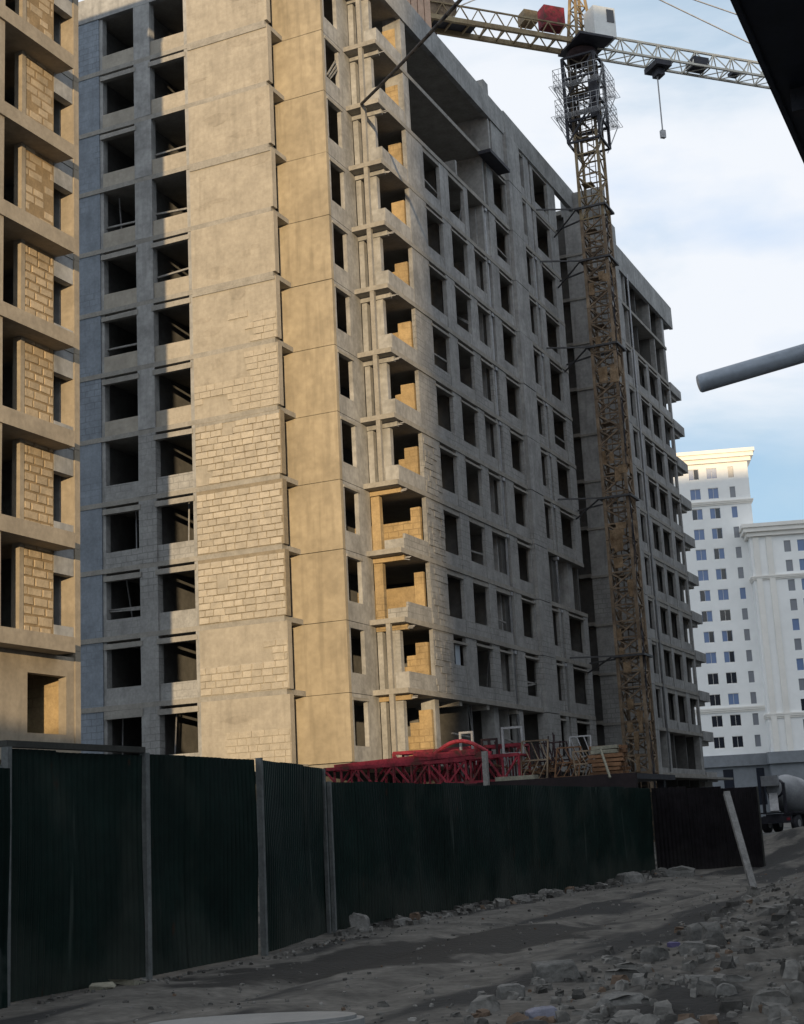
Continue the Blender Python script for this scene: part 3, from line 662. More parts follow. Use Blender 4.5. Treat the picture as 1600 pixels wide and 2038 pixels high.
for u0 in (0.35, 2.2):
    x_, y_ = -39.3 + 0.955*u0 + 0.297*0.25, 209.4 + 0.297*u0 - 0.955*0.25
    MB().prism([(x_, y_), (x_ + 0.955*0.8, y_ + 0.297*0.8), (x_ + 0.955*0.8 - 0.297*0.24, y_ + 0.297*0.8 + 0.955*0.24), (x_ - 0.297*0.24, y_ + 0.955*0.24)], 9.6, 40.2).build('pilaster', CREAM, t2)

# ------------------------------------------------------------------ tower crane
cr_ = tag(empty('tower_crane', (-22.2, 80, 0)), 'tall yellow lattice tower crane with white cab standing against the grey block', 'crane')
MX, MY, HW = -22.2, 80.0, 0.68
def lattice(b, cx, cy, hw, z0, z1, sec, leg, brace, twin=True):
    n = max(1, round((z1 - z0) / sec)); s = (z1 - z0) / n
    cs = [(-hw, -hw), (hw, -hw), (hw, hw), (-hw, hw)]
    for x, y in cs: b.bar((cx + x, cy + y, z0), (cx + x, cy + y, z1), leg)
    for i in range(n):
        za, zb = z0 + i*s, z0 + (i+1)*s
        for q in range(4):
            (xa, ya), (xb, yb) = cs[q], cs[(q+1) % 4]
            b.bar((cx+xa, cy+ya, za), (cx+xb, cy+yb, za), brace)
            if (i + q) % 2: xa, ya, xb, yb = xb, yb, xa, ya
            b.bar((cx+xa, cy+ya, za), (cx+xb, cy+yb, zb), brace)
            if twin: b.bar((cx+xa, cy+ya, zb), ((2*cx+xa+xb)/2, (2*cy+ya+yb)/2, (za+zb)/2), brace*0.8)
for i in range(13):      # lower, densely braced and weathered sections
    z0 = 0.3 + i*2.8; b = MB(); lattice(b, MX, MY, HW, z0, z0 + 2.77, 1.0, 0.17, 0.085)
    b.build('mast_section', MASTB, cr_)
for i in range(4):
    z0 = 36.7 + i*2.8; b = MB(); lattice(b, MX, MY, HW, z0, min(z0 + 2.77, 47.4), 1.4, 0.15, 0.075, i > 1)
    b.build('mast_section', YEL if i < 2 else mat('backlit_mast_paint', (0.10, 0.08, 0.06), 0.4, scale=1.0), cr_)  # upper sections get a dark colour that paints in their backlit silhouette
b = MB()      # ladder inside the mast
for x in (-0.2, 0.2): b.bar((MX + x, MY + 0.3, 0.5), (MX + x, MY + 0.3, 46.5), 0.05)
for i in range(int(46/0.35)): b.bar((MX - 0.2, MY + 0.3, 0.5 + i*0.35), (MX + 0.2, MY + 0.3, 0.5 + i*0.35), 0.03)
b.build('ladder', MASTB, cr_)
for z in range(3, 46, 3):
    part('platform', MASTB if z < 37 else YEL, cr_, (MX - 0.55, MX + 0.12, MY - 0.58, MY + 0.2, z, z + 0.05))
b = MB()      # cables and hoses running down the mast
for q in range(3):
    pts = [(MX + 0.75 + 0.12*math.sin(i*1.3 + q), MY - 0.6 + 0.1*math.cos(i*0.9 + q*2), 3 + i*1.4) for i in range(25)]; b.path(pts, 0.055, 5)
b.build('hose', DARKST, cr_)
b = MB()      # sheeting remnants tied to the lower mast
for i in range(26):
    z = random.uniform(3.5, 36); s_ = random.choice((-1, 1)); x = MX + random.uniform(-0.6, 0.4); w = random.uniform(0.2, 0.55); h = random.uniform(0.3, 1.1)
    b.box(x, x + w, MY - HW - 0.09, MY - HW - 0.06, z, z + h, j=0.05)
    y = MY + random.uniform(-0.6, 0.3); b.box(MX + HW + 0.06, MX + HW + 0.09, y, y + w, z + 0.6, z + 0.6 + h, j=0.05)
tag(b.build('sheeting', mat('torn_sheeting', (0.25, 0.18, 0.115), 0.4, scale=2.0, hue=(0.7, 0.6, 0.5)), cr_), kind='stuff')
for z in (10.4, 19.5, 28.6, 34.0, 37.3):      # ties back to the building
    b = MB()
    b.box(MX - 0.95, MX + 0.95, MY - 0.95, MY - 0.8, z, z + 0.12); b.box(MX - 0.95, MX + 0.95, MY + 0.8, MY + 0.95, z, z + 0.12); b.box(MX - 0.95, MX - 0.8, MY - 0.79, MY + 0.79, z, z + 0.12); b.box(MX + 0.8, MX + 0.95, MY - 0.79, MY + 0.79, z, z + 0.12)
    b.bar((MX - 0.9, MY - 0.8, z + 0.1), (XB + 0.02, 78.0, z + 0.1), 0.08); b.bar((MX - 0.9, MY + 0.8, z + 0.1), (XB + 0.02, 81.7, z + 0.1), 0.08); b.bar((MX - 0.9, MY - 0.8, z + 0.1), (XB + 0.02, 81.2, z - 0.5), 0.07)
    b.build('wall_tie', mat('grey_tie_steel', (0.07, 0.07, 0.075), 0.3, rough=0.6, scale=4), cr_)
# climbing cage
b = MB(); c2 = 1.0
for x in (-c2, c2):
    for y in (-c2, c2): b.bar((MX + x, MY + y, 41.6), (MX + x, MY + y, 47.2), 0.16)
for z in (41.6, 43.0, 44.4, 45.8, 47.2):
    for (xa, ya, xb, yb) in ((-c2, -c2, c2, -c2), (c2, -c2, c2, c2), (c2, c2, -c2, c2), (-c2, c2, -c2, -c2)): b.bar((MX+xa, MY+ya, z), (MX+xb, MY+yb, z), 0.12)
for z in (41.6, 44.4):
    for (xa, ya, xb, yb) in ((-c2, -c2, c2, -c2), (c2, -c2, c2, c2), (c2, c2, -c2, c2), (-c2, c2, -c2, -c2)): b.bar((MX+xa, MY+ya, z), (MX+xb, MY+yb, z + 2.8), 0.09)
b.build('climbing_cage', DARKST, cr_)
part('jack_unit', DARKST, cr_, (MX - 1.0, MX - 0.72, MY - 0.4, MY + 0.4, 42.8, 45.0), (MX + 0.5, MX + 0.9, MY - 0.95, MY - 0.72, 43.0, 45.5))
for z in (43.2, 45.2):      # walkways with mesh rails round the cage
    b = MB(); o_ = 1.5
    for i in range(5):
        r_ = 1.16 + i*0.145
        for (xa, ya, xb, yb) in ((-r_, -r_, r_, -r_), (r_, -r_, r_, r_), (r_, r_, -r_, r_), (-r_, r_, -r_, -r_)): b.bar((MX+xa, MY+ya, z), (MX+xb, MY+yb, z), 0.022)
    for i in range(25):
        t = -o_ + i*2*o_/24
        for (xa, ya, xb, yb) in ((t, -o_, t, -1.15), (t, 1.15, t, o_), (-o_, t, -1.15, t), (1.15, t, o_, t)): b.bar((MX+xa, MY+ya, z), (MX+xb, MY+yb, z), 0.018)
    b.build('walkway', STEEL, cr_)
    b = MB()
    for hh in (0.4, 0.8, 1.15):
        for (xa, ya, xb, yb) in ((-o_, -o_, o_, -o_), (o_, -o_, o_, o_), (o_, o_, -o_, o_), (-o_, o_, -o_, -o_)): b.bar((MX+xa, MY+ya, z+hh), (MX+xb, MY+yb, z+hh), 0.026)
    for i in range(9):
        t = -o_ + i * 2*o_/8
        for (x, y) in ((t, -o_), (t, o_), (-o_, t), (o_, t)): b.bar((MX+x, MY+y, z), (MX+x, MY+y, z+1.15), 0.02)
    b.build('handrail', STEEL, cr_)
    b = MB()
    for x, y in ((-o_, -o_), (o_, -o_), (-o_, o_), (o_, o_)): b.bar((MX+x, MY+y, z), (MX+x*0.58, MY+y*0.58, z-1.9), 0.05)
    b.build('brace', STEEL, cr_)
# slewing ring, cab, tower head
MB().lathe([(0, 0.8), (0.35, 0.95), (0.6, 0.95), (0.75, 0.8)], (MX, MY, 47.2), (0, 0, 1), 20).build('slewing_ring', RUST, cr_)
J = Vector((0.69, 0.724, 0)).normalized(); S = Vector((J.y, -J.x, 0))     # jib direction and its side
def jp(a, s, z): p = Vector((MX, MY, z)) + J*a + S*s; return (p.x, p.y, p.z)
def jbox(b, a0, a1, s0, s1, z0, z1):
    i = len(b.v)
    for z in (z0, z1):
        for a, s in ((a0, s0), (a1, s0), (a1, s1), (a0, s1)): b.v.append(jp(a, s, z))
    b.f += [(i, i+3, i+2, i+1), (i+4, i+5, i+6, i+7), (i, i+1, i+5, i+4), (i+1, i+2, i+6, i+5), (i+2, i+3, i+7, i+6), (i+3, i, i+4, i+7)]; return b
b = MB(); jbox(b, -1.1, 1.2, -1.0, 1.9, 47.97, 48.12); b.build('slewing_deck', DARKST, cr_)
cab = jbox(MB(), 0.0, 1.5, 0.6, 1.8, 48.15, 50.1).build('cab', CABW, cr_)
b = MB(); jbox(b, 1.51, 1.53, 0.7, 1.7, 49.1, 49.95); b.build('cab_window', GLASSD, cab); b = MB(); jbox(b, 0.9, 1.4, 1.81, 1.83, 49.1, 49.95); b.build('cab_window', GLASSD, cab)
b = MB()
for s in (-0.6, 0.6):
    for a in (-0.6, 0.6): b.bar(jp(a, s, 48.1), jp(a*0.15, s*0.2, 54.5), 0.16)
for i in range(1, 6):
    k0 = 1 - 0.85*i/7; z = 48.1 + 6.4*i/7
    for s in (-1, 1): b.bar(jp(-0.6*k0, 0.6*s*k0, z), jp(0.6*k0, 0.6*s*k0, z), 0.07); b.bar(jp(0.6*k0*s, -0.6*k0, z), jp(0.6*k0*s, 0.6*k0, z), 0.07); b.bar(jp(-0.6*k0, 0.6*s*k0, z), jp(0.6*k0, 0.6*s*k0, z - 0.95), 0.06)
b.build('tower_head', YEL, cr_)
# jib: triangular lattice
b = MB(); JL = 42.0; zb0, zt0 = 48.0, 49.3
for s in (-0.6, 0.6): b.bar(jp(0.8, s, zb0), jp(JL, s, zb0), 0.13)
b.bar(jp(0.8, 0, zt0), jp(JL, 0, zt0), 0.13)
n = 30
for i in range(n):
    a0 = 0.8 + (JL - 0.8)*i/n; a1 = 0.8 + (JL - 0.8)*(i+1)/n; am = (a0 + a1)/2
    for s in (-0.6, 0.6): b.bar(jp(a0, s, zb0), jp(am, 0, zt0), 0.065); b.bar(jp(am, 0, zt0), jp(a1, s, zb0), 0.065)
    b.bar(jp(a0, -0.6, zb0), jp(a0, 0.6, zb0), 0.06); b.bar(jp(a0, -0.6, zb0), jp(a1, 0.6, zb0), 0.05)
b.build('jib', PALEST, cr_)
b = MB(); b.bar(jp(0, 0, 54.4), jp(17, 0, 49.35), 0.06); b.bar(jp(0, 0, 54.4), jp(33, 0, 49.35), 0.06); b.bar(jp(0, 0, 54.4), jp(-9.5, 0.5, 49.0), 0.06); b.bar(jp(0, 0, 54.4), jp(-9.5, -0.5, 49.0), 0.06)
b.build('pendant_line', STEEL, cr_)
tr = jbox(MB(), 4.9, 6.0, -0.75, 0.75, 47.55, 47.9); jbox(tr, 5.2, 5.7, -0.35, 0.35, 47.1, 47.55); tr = tr.build('trolley', DARKST, cr_)
b = MB(); b.bar(jp(5.35, 0, 47.1), jp(5.35, 0, 43.4), 0.09, n=6); jbox(b, 5.2, 5.5, -0.12, 0.12, 42.9, 43.4); b.build('hoist_rope', STEEL, tr)
jbox(MB(), 7.9, 9.0, -0.5, 0.5, 48.1, 48.7).build('hoist_motor', DARKST, cr_); jbox(MB(), 10.9, 11.5, -0.3, 0.3, 48.05, 48.3).build('junction_box', DARKST, cr_)
# counter jib
b = MB()
for s in (-0.7, 0.7):
    b.bar(jp(-0.8, s, 48.15), jp(-12.5, s, 48.15), 0.2, 0.3); b.bar(jp(-0.8, s, 49.15), jp(-12.5, s, 49.15), 0.09)
    for i in range(10): b.bar(jp(-0.8 - i*1.17, s, 48.15), jp(-1.4 - i*1.17, s, 49.15), 0.06); b.bar(jp(-1.4 - i*1.17, s, 49.15), jp(-1.97 - i*1.17, s, 48.15), 0.06)
for i in range(11): b.bar(jp(-0.9 - i*1.15, -0.7, 48.15), jp(-0.9 - i*1.15, 0.7, 48.15), 0.1)
b.build('counter_jib', YEL, cr_)
b = MB(); jbox(b, -12.0, -7.2, -0.6, 0.6, 48.3, 48.36); b.build('counter_jib_deck', DARKST, cr_)
b = MB(); jbox(b, -2.6, -1.2, -0.5, 0.4, 49.2, 50.5); b.build('control_box', RED, cr_); b = MB(); jbox(b, -4.0, -3.1, -0.5, 0.4, 49.2, 49.95); b.build('control_box', YEL, cr_)
b = MB(); b.lathe([(-0.6, 0.5), (-0.5, 0.75), (0.5, 0.75), (0.6, 0.5)], jp(-9.3, 0, 49.1), S, 16); jbox(b, -10.6, -9.9, -0.6, 0.6, 48.4, 49.5); b.build('winch', MASTB, cr_)
for i in range(4):
    b = MB(); jbox(b, -10.85 - i*0.42, -10.48 - i*0.42, -0.95, 0.95, 46.9, 50.3); b.build('counterweight', mat('counterweight_concrete', (0.52, 0.36, 0.27), 0.15, scale=2), cr_)
b = MB()
for a in (-10.3, -12.3): jbox(b, a - 0.1, a + 0.1, -1.05, 1.05, 46.75, 46.9)
b.build('weight_hanger', RUST, cr_)

# ------------------------------------------------------------------ slack cable from the top balcony
def sag(a, c, d, n=24):
    a = Vector(a); c = Vector(c); return [tuple(a.lerp(c, i/n) - Vector((0, 0, d*4*(i/n)*(1 - i/n)))) for i in range(n+1)]
tag(MB().path(sag((-26.05, 55.82, 34.32), (-8.2, 33.0, 26.6), 0.25), 0.15, 8).build('cable', CABLE, None, True), 'thick black cable stretched from a balcony corner up across the sky', 'cable')

# ------------------------------------------------------------------ fences
def corrugated(name, m, parent, p0, p1, z0, z1, pitch=0.11, amp=0.022, thick=0.0):
    p0 = Vector(p0); p1 = Vector(p1); d = (p1 - p0); ln = d.length; d.normalize(); nrm = Vector((d.y, -d.x))
    b = MB(); n = int(ln / pitch * 4); pr = [0, 1, 1, 0]; zt0 = z1 + random.uniform(-0.015, 0.015)
    row = []
    for i in range(n + 1):
        o = (1 if (i % 4) in (1, 2) else 0) * amp; q = p0 + d * (ln * i / n) + nrm * o
        row.append(q)
    nz = 5
    for side in (0, 0.012):
        for r_ in range(nz):
            z = z0 + (zt0 - z0) * r_ / (nz - 1)
            for i, q in enumerate(row):
                w_ = 0.02 * math.sin(q.y * 1.3 + z * 2.1) + 0.012 * math.sin(q.y * 3.7 + z)
                qq = q + nrm * (w_ - side); b.v.append((qq.x, qq.y, z))
    m_ = len(row)
    for side in (0, 1):
        base = side * nz * m_
        for r_ in range(nz - 1):
            for i in range(m_ - 1):
                f = (base + r_*m_ + i, base + r_*m_ + i + 1, base + (r_+1)*m_ + i + 1, base + (r_+1)*m_ + i)
                b.f.append(f if side == 0 else f[::-1])
    top0 = (nz-1)*m_; top1 = nz*m_ + (nz-1)*m_
    for i in range(m_ - 1): b.f.append((top0 + i, top0 + i + 1, top1 + i + 1, top1 + i))
    return b.build(name, m, parent)
f1 = tag(empty('sheet_fence', (-10.65, 16, 0)), 'tall dark green corrugated sheet fence with pale posts, nearest to the viewer', 'fence')
seg = [(12.86, 15.36), (15.46, 18.18), (18.28, 21.9)]
for i, (a, c) in enumerate(seg):
    n = 3 if i < 2 else 3
    for q in range(n):
        fx = lambda y: -10.65 if i < 2 else -10.65 - 0.93*(y - 18.28)/3.62
        ya, yb = a + (c - a)*q/n + (0.004 if q else 0), a + (c - a)*(q+1)/n; e_ = jz(0.008)
        corrugated('sheet', FENCE, f1, (fx(ya) + e_, ya), (fx(yb) + e_, yb), 0.02, 2.68)
for y, w in ((12.80, 0.07), (15.41, 0.085), (18.23, 0.055)):
    part('post', POST, f1, (-10.66, -10.57, y - w/2, y + w/2, -0.1, 2.70))
part('post', POST, f1, (-11.56, -11.50, 21.88, 21.93, -0.1, 2.66)); part('cap_beam', CAPM, f1, (-10.70, -10.58, 12.76, 15.38, 2.70, 2.77)); part('rail', CAPM, f1, (-10.76, -10.70, 12.8, 18.2, 0.5, 0.56)); part('rail', CAPM, f1, (-10.76, -10.70, 12.8, 18.2, 2.2, 2.26))
f0 = tag(empty('sheet_fence', (-10.45, 11.5, 0)), 'dented green sheet standing at the left edge, dusty white at its foot', 'fence')
corrugated('sheet', mat('green_sheet_dusty', (0.0052, 0.012, 0.0105), 0.35, rough=0.6, scale=0.8, bump=0.06, spec=0.05, dirt=((0.15, 0.17, 0.16), -2.0, -1.0, 0.9)), f0, (-10.30, 10.2), (-10.5, 12.72), 0.0, 2.45)
part('post', POST, f0, (-10.62, -10.55, 12.60, 12.66, -0.1, 2.5))
f2 = tag(empty('sheet_fence', (-11.5, 32, 0)), 'long low green sheet fence running back below the red steelwork', 'fence')
P0, P1 = Vector((-11.62, 22.0)), Vector((-11.42, 41.8)); ns = 16
for q in range(ns): 
    a = P0.lerp(P1, q/ns); c = P0.lerp(P1, (q + 1)/ns - 0.0006); corrugated('sheet', FENCE, f2, a, c, 0.02, 2.46 - 0.05*q/ns + jz(0.02))
for q in range(0, ns + 1, 2):
    a = P0.lerp(P1, q/ns); part('post', CAPM if q else POST, f2, (a.x - 0.09, a.x - 0.03, a.y - 0.03, a.y + 0.03, -0.1, 2.42))
part('post', POST, f2, (-11.50, -11.44, 21.96, 22.02, -0.1, 2.45))
part('rail', CAPM, f2, (-11.74, -11.69, 22.1, 41.7, 0.6, 0.66))
f3 = tag(empty('sheet_fence', (-10, 42.3, 0)), 'dark brown sheet hoarding closing the far end of the green fence', 'fence')
Q0, Q1 = Vector((-11.40, 41.9)), Vector((-8.55, 42.7))
for q in range(3): corrugated('sheet', FENCEB, f3, Q0.lerp(Q1, q/3), Q0.lerp(Q1, (q+1)/3 - 0.002), 0.05, 2.42 - 0.06*q)
for q in range(4):
    a = Q0.lerp(Q1, q/3); part('post', CAPM, f3, (a.x - 0.03, a.x + 0.03, a.y + 0.03, a.y + 0.09, -0.1, 2.3))

# ------------------------------------------------------------------ materials stacked behind the fence
def truss(b, p, d, ln, w, h, tube, n):
    p = Vector(p); d = Vector((d[0], d[1], 0)).normalized(); s = Vector((d.y, -d.x, 0)); u = Vector((0, 0, 1))
    c = [p - s*w/2, p + s*w/2, p + s*w/2 + u*h, p - s*w/2 + u*h]
    for q in c: b.bar(tuple(q), tuple(q + d*ln), tube)
    for i in range(n + 1):
        t = d*(ln*i/n)
        for q in range(4): b.bar(tuple(c[q] + t), tuple(c[(q+1) % 4] + t), tube*0.6)
        if i < n:
            t2 = d*(ln*(i+1)/n)
            for q in range(4):
                a, e = (q, (q+1) % 4) if i % 2 else ((q+1) % 4, q)
                b.bar(tuple(c[a] + t), tuple(c[e] + t2), tube*0.55)
    return b
# raised deck that carries the stacked materials
deck = tag(empty('loading_deck', (-16, 46, 0)), 'dark steel loading deck carrying the stacked frames and timber behind the fence', 'deck')
part('deck_plate', DARKST, deck, (-24.6, -12.6, 44.6, 49.5, 2.78, 2.95)); part('edge_beam', mat('tarred_beam', (0.02, 0.014, 0.016), 0.3, rough=0.8), deck, (-17.8, -12.55, 44.45, 44.59, 2.5, 2.96)); part('edge_beam', RUST, deck, (-24.6, -17.82, 44.45, 44.59, 2.55, 2.95))
for x in (-24.2, -20.5, -17, -13): part('leg', DARKST, deck, (x - 0.12, x + 0.12, 44.8, 45.04, 0, 2.775), (x - 0.12, x + 0.12, 49.0, 49.24, 0, 2.775))
spec = [((-23.6, 45.3, 2.99), (1, 0.02), 5.2, 0.8, 0.75, 8, 'lowest red lattice truss lying along the fence top at the left'),
        ((-19.9, 45.5, 2.99), (1, -0.03), 3.4, 0.9, 0.8, 6, 'short red lattice truss lying beside the pale upright post'),
        ((-21.6, 46.7, 2.99), (1, 0.05), 4.6, 0.9, 1.2, 6, 'tallest red lattice truss lying behind the two front ones')]
for p, d, ln, w, h, n, lab in spec:
    tag(truss(MB(), p, d, ln, w, h, 0.11, n).build('lattice_truss', RED), lab, 'truss', 'red trusses behind the fence')
b = MB(); b.bar((-23.2, 45.0, 3.78), (-18.0, 45.05, 3.98), 0.22, 0.2); b.bar((-20.2, 44.95, 4.05), (-17.6, 45.1, 3.72), 0.16)
tag(b.build('red_beam', RED), 'long red steel beam lying on top of the trusses', 'beam')
b = MB(); pts = [(-19.6 + i*0.22, 45.05, 3.95 + 0.42*math.sin(math.pi*i/9)) for i in range(10)]; b.path(pts, 0.13, 6); b.bar((-19.7, 45.05, 3.9), (-17.5, 45.05, 3.9), 0.14)
tag(b.build('curved_bracket', RED), 'red arched steel bracket standing on the truss pile', 'bracket')
def frame_gate(x0, x1, y, z0, z1, bars, m, lab):
    b = MB(); t = 0.07
    b.box(x0, x0+t, y, y+t, z0, z1); b.box(x1-t, x1, y, y+t, z0, z1); b.box(x0+t, x1-t, y, y+t, z1-t, z1); b.box(x0+t, x1-t, y, y+t, z0+0.5*(z1-z0), z0+0.5*(z1-z0)+0.05)
    for i in range(bars): x = x0 + t + (x1-x0-2*t)*(i+1)/(bars+1); b.box(x-0.018, x+0.018, y+0.01, y+0.05, z0, z0+0.5*(z1-z0))
    tag(b.build('barred_gate', m), lab, 'gate', 'upright frames on the deck')
frame_gate(-18.95, -18.45, 45.9, 2.955, 4.72, 3, STEEL, 'narrow grey upright frame above the red trusses')
frame_gate(-17.35, -16.6, 45.7, 2.955, 4.75, 5, STEEL, 'tallest pale barred steel frame in the middle of the deck')
frame_gate(-18.3, -17.7, 46.2, 2.955, 4.45, 6, RUST, 'rusty barred frame between the two grey ones')
b = MB()
for i in range(34):
    x = -18.9 + random.uniform(0, 3.3); y = 46.6 + random.uniform(0, 0.8); b.bar((x, y, 2.956), (x + random.uniform(-0.25, 0.25), y + random.uniform(-0.2, 0.2), 4.0 + random.uniform(0, 0.55)), 0.035)
tag(b.build('rebar_starters', RUST), 'cluster of thin upright reinforcement bars behind the frames', 'rebar')
def lean_frame(x, y, w, h, n, tilt, m, lab):
    b = MB(); t = 0.045
    P = lambda u, v: (x + u + tilt*v*0.3, y + tilt*v*0.25, 2.957 + v)
    for u in (0, w): b.bar(P(u, 0), P(u, h), t)
    for v in (0.02, h*0.5, h): b.bar(P(0, v), P(w, v), t)
    for i in range(n): u0 = w*i/n; b.bar(P(u0, 0), P(u0 + w/n, h*0.5), t*0.6); b.bar(P(u0 + w/n, h*0.5), P(u0, h), t*0.6)
    tag(b.build('scaffold_frame', m), lab, 'scaffold', 'scaffold frames piled on the deck')
lean_frame(-16.6, 45.25, 0.9, 1.25, 3, 0.25, MASTB, 'dusty yellow braced scaffold frame left of the timber stack')
lean_frame(-15.9, 45.45, 1.0, 1.15, 4, -0.3, RUST, 'rusty braced scaffold frame leaning left in the pile')
lean_frame(-15.4, 45.15, 0.8, 0.95, 3, 0.4, ORANGE, 'low orange brown scaffold frame in front of the pile')
lean_frame(-15.0, 45.6, 0.7, 1.3, 3, 0.1, STEEL, 'tall pale scaffold frame standing at the back of the pile')
lean_frame(-14.7, 45.2, 0.6, 0.8, 3, -0.2, MASTB, 'short dusty scaffold frame touching the timber stack')
b = MB()
for i in range(60):
    x = random.uniform(-17.2, -14.3); y = random.uniform(45.2, 46.2); z = 2.98 + random.uniform(0, 0.5); a_ = random.uniform(0, 3.14); e_ = random.uniform(-0.3, 0.7); ln = random.uniform(0.3, 0.9)
    b.bar((x, y, z), (x + ln*math.cos(a_), y + 0.4*ln*math.sin(a_), z + abs(e_)*ln), random.choice((0.03, 0.04, 0.06)))
tag(b.build('scrap_steel', mat('rusty_bars', (0.14, 0.08, 0.045), 0.45, scale=3.0)), 'tangle of rusty bars and offcuts between the scaffold frames', 'scrap')
st = tag(empty('timber_stack', (-13.6, 45.3, 2.955)), 'stack of orange timber beams with pale ends at the deck end', 'timber')
for r_ in range(7):
    for q in range(4):
        b = MB(); z = 2.957 + r_*0.135; y = 45.0 + q*0.2; b.box(-14.15 + jz(0.12), -13.15 + jz(0.12), y, y + 0.15, z, z + 0.11, j=0.012); b.build('beam', ORANGE if r_ < 5 or q else PAPER, st)
tag(MB().bar((-13.75, 44.95, 3.75), (-13.35, 44.4, 2.85), 0.06).build('loose_plank', PAPER), 'pale plank leaning against the timber stack', 'plank')
tag(part('pale_post', POLE, None, (-17.5, -17.34, 44.2, 44.36, 0, 3.93)), 'single pale upright post in front of the red trusses', 'post')
b = MB(); b.box(-17.25, -15.9, 44.62, 45.0, 2.955, 3.1); b.box(-17.6, -16.1, 44.05, 44.35, 2.2, 2.72)
b.v = b.v[:8]; b.f = b.f[:6]
tag(b.build('board', PAPER), 'flat pale board lying on the deck edge', 'board')
# ------------------------------------------------------------------ mixer truck at the end of the track
tk = tag(empty('mixer_truck', (0, 0, 0)), 'grey concrete mixer truck half hidden behind the hoarding end', 'truck')
DRUM = mat('pale_drum_paint', (0.30, 0.31, 0.33), 0.2, rough=0.5, scale=1.5)
part('chassis', DARKST, tk, (-0.5, 0.5, -2.2, 5.6, 0.8, 1.1)); part('rear_bumper', DARKST, tk, (-1.15, 1.15, -2.35, -2.21, 0.55, 0.95))
MB().lathe([(-2.1, 0.5), (-1.9, 0.62), (-0.6, 1.12), (0.6, 1.2), (2.0, 1.0), (2.9, 0.55)], (0, 0.3, 2.2), (0.0, 1, -0.2), 28).build('drum', DRUM, tk, True)
b = MB(); b.lathe([(-0.1, 0.56), (0.1, 0.62)], (0, -1.65, 2.6), (0, 1, -0.2), 20); b.build('drum_ring', DARKST, tk)
b = MB(); b.prism([(-0.55, -2.35), (0.55, -2.35), (0.35, -1.75), (-0.35, -1.75)], 2.75, 3.35); b.build('hopper', DRUM, tk)
b = MB(); b.bar((0, -2.0, 2.3), (0.35, -2.75, 1.25), 0.5, 0.12); b.build('chute', STEEL, tk)
part('rear_strut', DARKST, tk, (-0.75, -0.6, -2.0, -1.85, 1.1, 2.9)); part('rear_strut', DARKST, tk, (0.6, 0.75, -2.0, -1.85, 1.1, 2.9))
part('mudguard', DARKST, tk, (-1.2, -0.7, -1.9, 1.6, 1.12, 1.2)); part('mudguard', DARKST, tk, (0.7, 1.2, -1.9, 1.6, 1.12, 1.2))
cb = part('cab', DRUM, tk, (-1.2, 1.2, 3.4, 5.4, 1.11, 2.9)); part('window', GLASSD, cb, (-0.9, 0.9, 3.38, 3.399, 2.1, 2.75))
for y in (-1.2, 0.3, 4.4):
    for x in (-0.95, 0.95):
        w = MB().lathe([(-0.17, 0.32), (-0.15, 0.5), (0.15, 0.5), (0.17, 0.32)], (x, y, 0.5), (1, 0, 0), 18).build('wheel', CABLE, tk, True)
        MB().lathe([(-0.19, 0.22), (0.19, 0.22)], (x, y, 0.5), (1, 0, 0), 12).build('rim', STEEL, w)
part('tail_lamp', RED, tk, (-1.1, -0.85, -2.37, -2.351, 0.7, 0.85)); part('tail_lamp', RED, tk, (0.85, 1.1, -2.37, -2.351, 0.7, 0.85))
tk.location = (-16.6, 92.0, 0.3); tk.rotation_euler = (0, 0, R(-14))

# ------------------------------------------------------------------ leaning pole, rubble, litter
tag(MB().bar((-6.75, 32.4, gh(-6.75, 32.4) - 0.1), (-7.5, 34.0, 2.05), 0.14, 0.12).build('leaning_pole', mat('grey_pole_wood', (0.17, 0.168, 0.165), 0.35, scale=5)), 'pale timber pole leaning towards the dark hoarding', 'pole')
rub = MB()
def put(x, y, r, **k): rub.rock((x, y, gh(x, y) + r*0.25), r, random.uniform(0.7, 1.4), random.uniform(0.7, 1.3), random.uniform(0.5, 1.0), random.uniform(0, 6.28))
for i in range(5600):      # heap on the right
    y = 8.5 + 34 * random.random()**1.5; x = -5.6 + random.random()**0.8 * 8.0
    if random.random() < 0.35: x += random.uniform(-0.9, 0)
    r = 0.012 + 0.05 * random.random()**3 + (0.06 * random.random() if random.random() < 0.05 else 0); put(x, y, r * (0.8 + y/40))
for i in range(330):       # fist to head sized pieces
    y = 10.5 + 26 * random.random()**1.4; x = -5.3 + random.random() * 6.5; put(x, y, 0.035 + 0.075 * random.random()**2)
for i in range(900):       # strewn over the track
    y = 9 + 32 * random.random()**1.3; x = random.uniform(-11.2, -5); put(x, y, 0.008 + 0.02 * random.random()**2)
for i in range(420):       # line of stones along the foot of the fence
    y = 21.5 + 20 * random.random(); x = -11.25 + abs(random.gauss(0, 0.28)); put(x, y, 0.02 + 0.10 * random.random()**2.2)
for i in range(160): y = random.uniform(13, 21.5); put(-10.45 + abs(random.gauss(0, 0.15)), y, 0.01 + 0.025*random.random())
t_ = STONED.node_tree; b_ = [n for n in t_.nodes if n.type == 'BSDF_PRINCIPLED'][0]; src_ = b_.inputs['Base Color'].links[0].from_socket
g_ = N('ShaderNodeNewGeometry', t_); rm_ = N('ShaderNodeMapRange', t_); rm_.inputs[3].default_value = 0.45; rm_.inputs[4].default_value = 1.9; t_.links.new(g_.outputs['Random Per Island'], rm_.inputs[0])
hs_ = N('ShaderNodeHueSaturation', t_); t_.links.new(src_, hs_.inputs['Color']); t_.links.new(rm_.outputs[0], hs_.inputs['Value']); 
